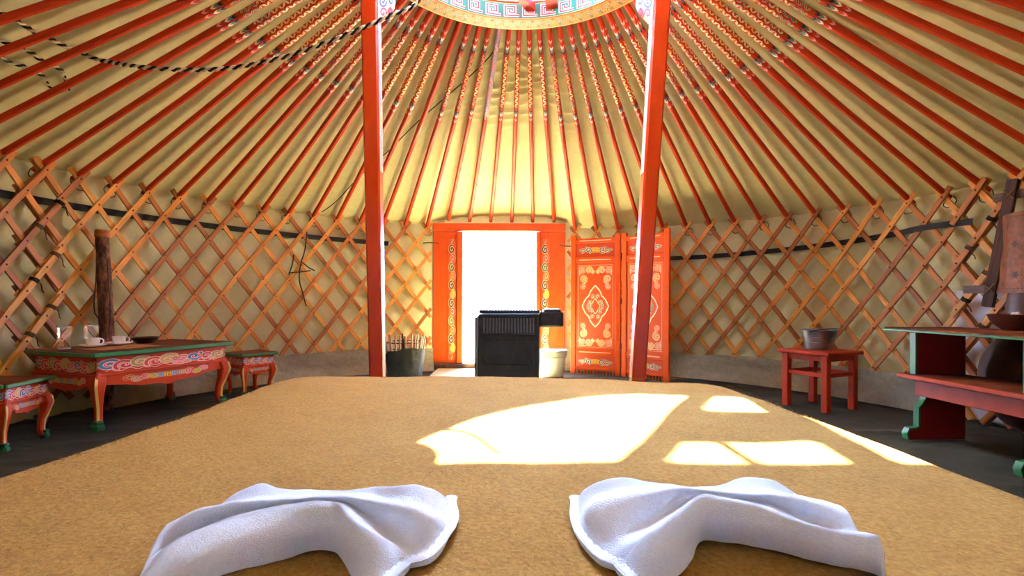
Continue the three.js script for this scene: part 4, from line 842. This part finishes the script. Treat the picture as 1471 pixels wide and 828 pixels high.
// ---------------------------------------------------------------- two folded towels
const terryBump = dataTex(512, 512, (u, v) => mono(128 + tile(u, v, 120, 8) * 220 + rnd(-40, 40)), false);
const terry = MAT({ map: scaled(dataTex(256, 256, (u, v) => { const g = tile(u, v, 60, 2) * 14; return [cl(228 + g), cl(234 + g), cl(246 + g)]; }), 4, 4), bumpMap: scaled(terryBump, 7, 7), bumpScale: 0.0022, roughness: 1, sheen: 0.3, sheenColor: new THREE.Color(1, 1, 1), sheenRoughness: 0.7 });
const hemMat = MAT({ color: 0xe8edf6, roughness: 0.85, bumpMap: scaled(clothBump, 6, 6), bumpScale: 0.002 });
function towel(label, curves, hemAtEnd) {
  // a rounded face in front of the first ridge and a rounded crest behind it
  const [c0, r1] = curves, end = hemAtEnd ? c0.length - 1 : 0;
  const face = c0.map(([x, y, h], i) => [x + (r1[i][0] - x) * 0.5, y + (r1[i][1] - y) * 0.5, r1[i][2] * 0.62]), crest = r1.map(([x, y, h], i) => [x, y - (i === end ? 2 : 5), h * 1.0]);
  const rows = [c0, face, r1, crest, ...curves.slice(2)].map((c) => c.map(([x, y, h], i) => atHeight(x, y, BED + 0.003 + (i === end ? Math.min(h, 0.003) : h))));
  const back = rows[rows.length - 1].map((p, i) => V(p.x, BED + 0.002, p.z - 0.030)); rows.push(back);
  const mid = V(); rows.forEach((r) => r.forEach((p) => mid.add(p))); mid.divideScalar(rows.length * rows[0].length); mid.y = BED;
  const o = thing('towel', label, 'towel', mid.toArray(), 0, 'folded towels on the bed');
  const NS = 90, NT = 84, along = rows.map((r) => new THREE.CatmullRomCurve3(r, false, 'centripetal').getPoints(NS));
  const across = Array.from({ length: NS + 1 }, (_, i) => new THREE.CatmullRomCurve3(along.map((l) => l[i]), false, 'centripetal').getPoints(NT));
  const f = (u, v) => {
    const i = Math.round(u * (NS + 4)) - 2, j = Math.round(v * NT), k = Math.max(0, Math.min(NS, i)), p = across[k][j].clone();
    p.y = Math.max(BED + 0.001, p.y + 0.0020 * noise(p.x * 40, p.z * 40, 3) + 0.0045 * noise(p.x * 14, p.z * 14, 6));
    if (i < 0 || i > NS) { const e = (i < 0 ? -i : i - NS) / 2, q = across[i < 0 ? 1 : NS - 1][j], d = p.clone().sub(q).setY(0).normalize(); p.addScaledVector(d, 0.006 * Math.sin(e * 1.57)); p.y = BED + (p.y - BED) * (e > 0.9 ? 0.02 : 0.72); }
    return p.sub(mid);
  };
  const g = grid(NS + 4, NT, f, (u, v) => [u * 0.42, v * 0.36]);
  part('cloth_body', g, terry, o);
  // stitched hem along the fanned end
  const e = hemAtEnd ? NS : 0, hp = []; for (let j = 4; j <= NT - 3; j++) { const p = across[e][j].clone().lerp(across[hemAtEnd ? NS - 3 : 3][j], 0.2); p.y = Math.max(BED + 0.004, p.y + 0.001); hp.push(p.sub(mid)); }
  part('hem', sweep(hp, (i) => ngon(0.009, 8, 0.0026 + 0.0012 * Math.sin(i * 2.3)), V(0, 1, 0), { crease: 1.2 }), hemMat, o, 'smooth stitched hem');
  return o;
}
towel('white terry towel in soft folds lying on the low table side of the bed', [
  [[215, 870, 0], [270, 850, 0], [323, 828, 0], [400, 804, 0], [440, 795, 0], [473, 792, 0], [491, 803, 0], [507, 830, 0], [530, 858, 0]],
  [[203, 830, 0.018], [240, 792, 0.034], [330, 752, 0.044], [403, 731, 0.05], [450, 726, 0.052], [482, 727, 0.052], [500, 742, 0.05], [540, 773, 0.035], [580, 812, 0.012]],
  [[212, 803, 0.016], [248, 776, 0.018], [310, 753, 0.026], [390, 728, 0.042], [450, 720, 0.047], [495, 723, 0.043], [530, 743, 0.028], [572, 776, 0.014], [612, 800, 0.006]],
  [[238, 754, 0.03], [270, 738, 0.042], [330, 726, 0.05], [400, 718, 0.052], [460, 713, 0.052], [515, 717, 0.05], [560, 727, 0.046], [605, 740, 0.038], [640, 768, 0.012]],
  [[300, 736, 0.014], [325, 726, 0.026], [360, 715, 0.036], [410, 711, 0.041], [460, 709, 0.043], [515, 710, 0.042], [560, 715, 0.036], [610, 727, 0.028], [651, 747, 0.008]],
  [[318, 728, 0.016], [345, 708, 0.034], [376, 696, 0.042], [410, 702, 0.038], [460, 706, 0.036], [515, 704, 0.04], [573, 697, 0.046], [615, 699, 0.038], [648, 722, 0.010]],
], true);
towel('white terry towel in soft folds lying on the trestle table side of the bed', [
  [[925, 850, 0], [955, 838, 0], [980, 820, 0], [994, 802, 0], [1008, 779, 0], [1040, 779, 0], [1090, 788, 0], [1170, 804, 0], [1255, 826, 0]],
  [[893, 815, 0.012], [918, 780, 0.03], [950, 757, 0.044], [982, 731, 0.052], [1010, 716, 0.056], [1040, 721, 0.054], [1090, 733, 0.05], [1165, 757, 0.044], [1262, 777, 0.036]],
  [[868, 802, 0.006], [885, 782, 0.013], [915, 766, 0.018], [955, 740, 0.028], [1000, 714, 0.044], [1040, 712, 0.047], [1090, 721, 0.038], [1155, 743, 0.026], [1235, 768, 0.022]],
  [[838, 770, 0.012], [850, 733, 0.034], [885, 716, 0.046], [935, 707, 0.05], [987, 703, 0.052], [1035, 705, 0.052], [1090, 711, 0.05], [1150, 717, 0.048], [1218, 735, 0.036]],
  [[828, 745, 0.006], [845, 718, 0.026], [885, 703, 0.038], [935, 700, 0.041], [987, 700, 0.042], [1035, 700, 0.042], [1085, 702, 0.042], [1125, 706, 0.034], [1175, 722, 0.018]],
  [[828, 722, 0.010], [845, 698, 0.034], [885, 688, 0.044], [935, 692, 0.042], [987, 700, 0.036], [1030, 700, 0.036], [1065, 688, 0.044], [1110, 691, 0.04], [1145, 712, 0.018]],
], false);
renderer.render(scene, camera);
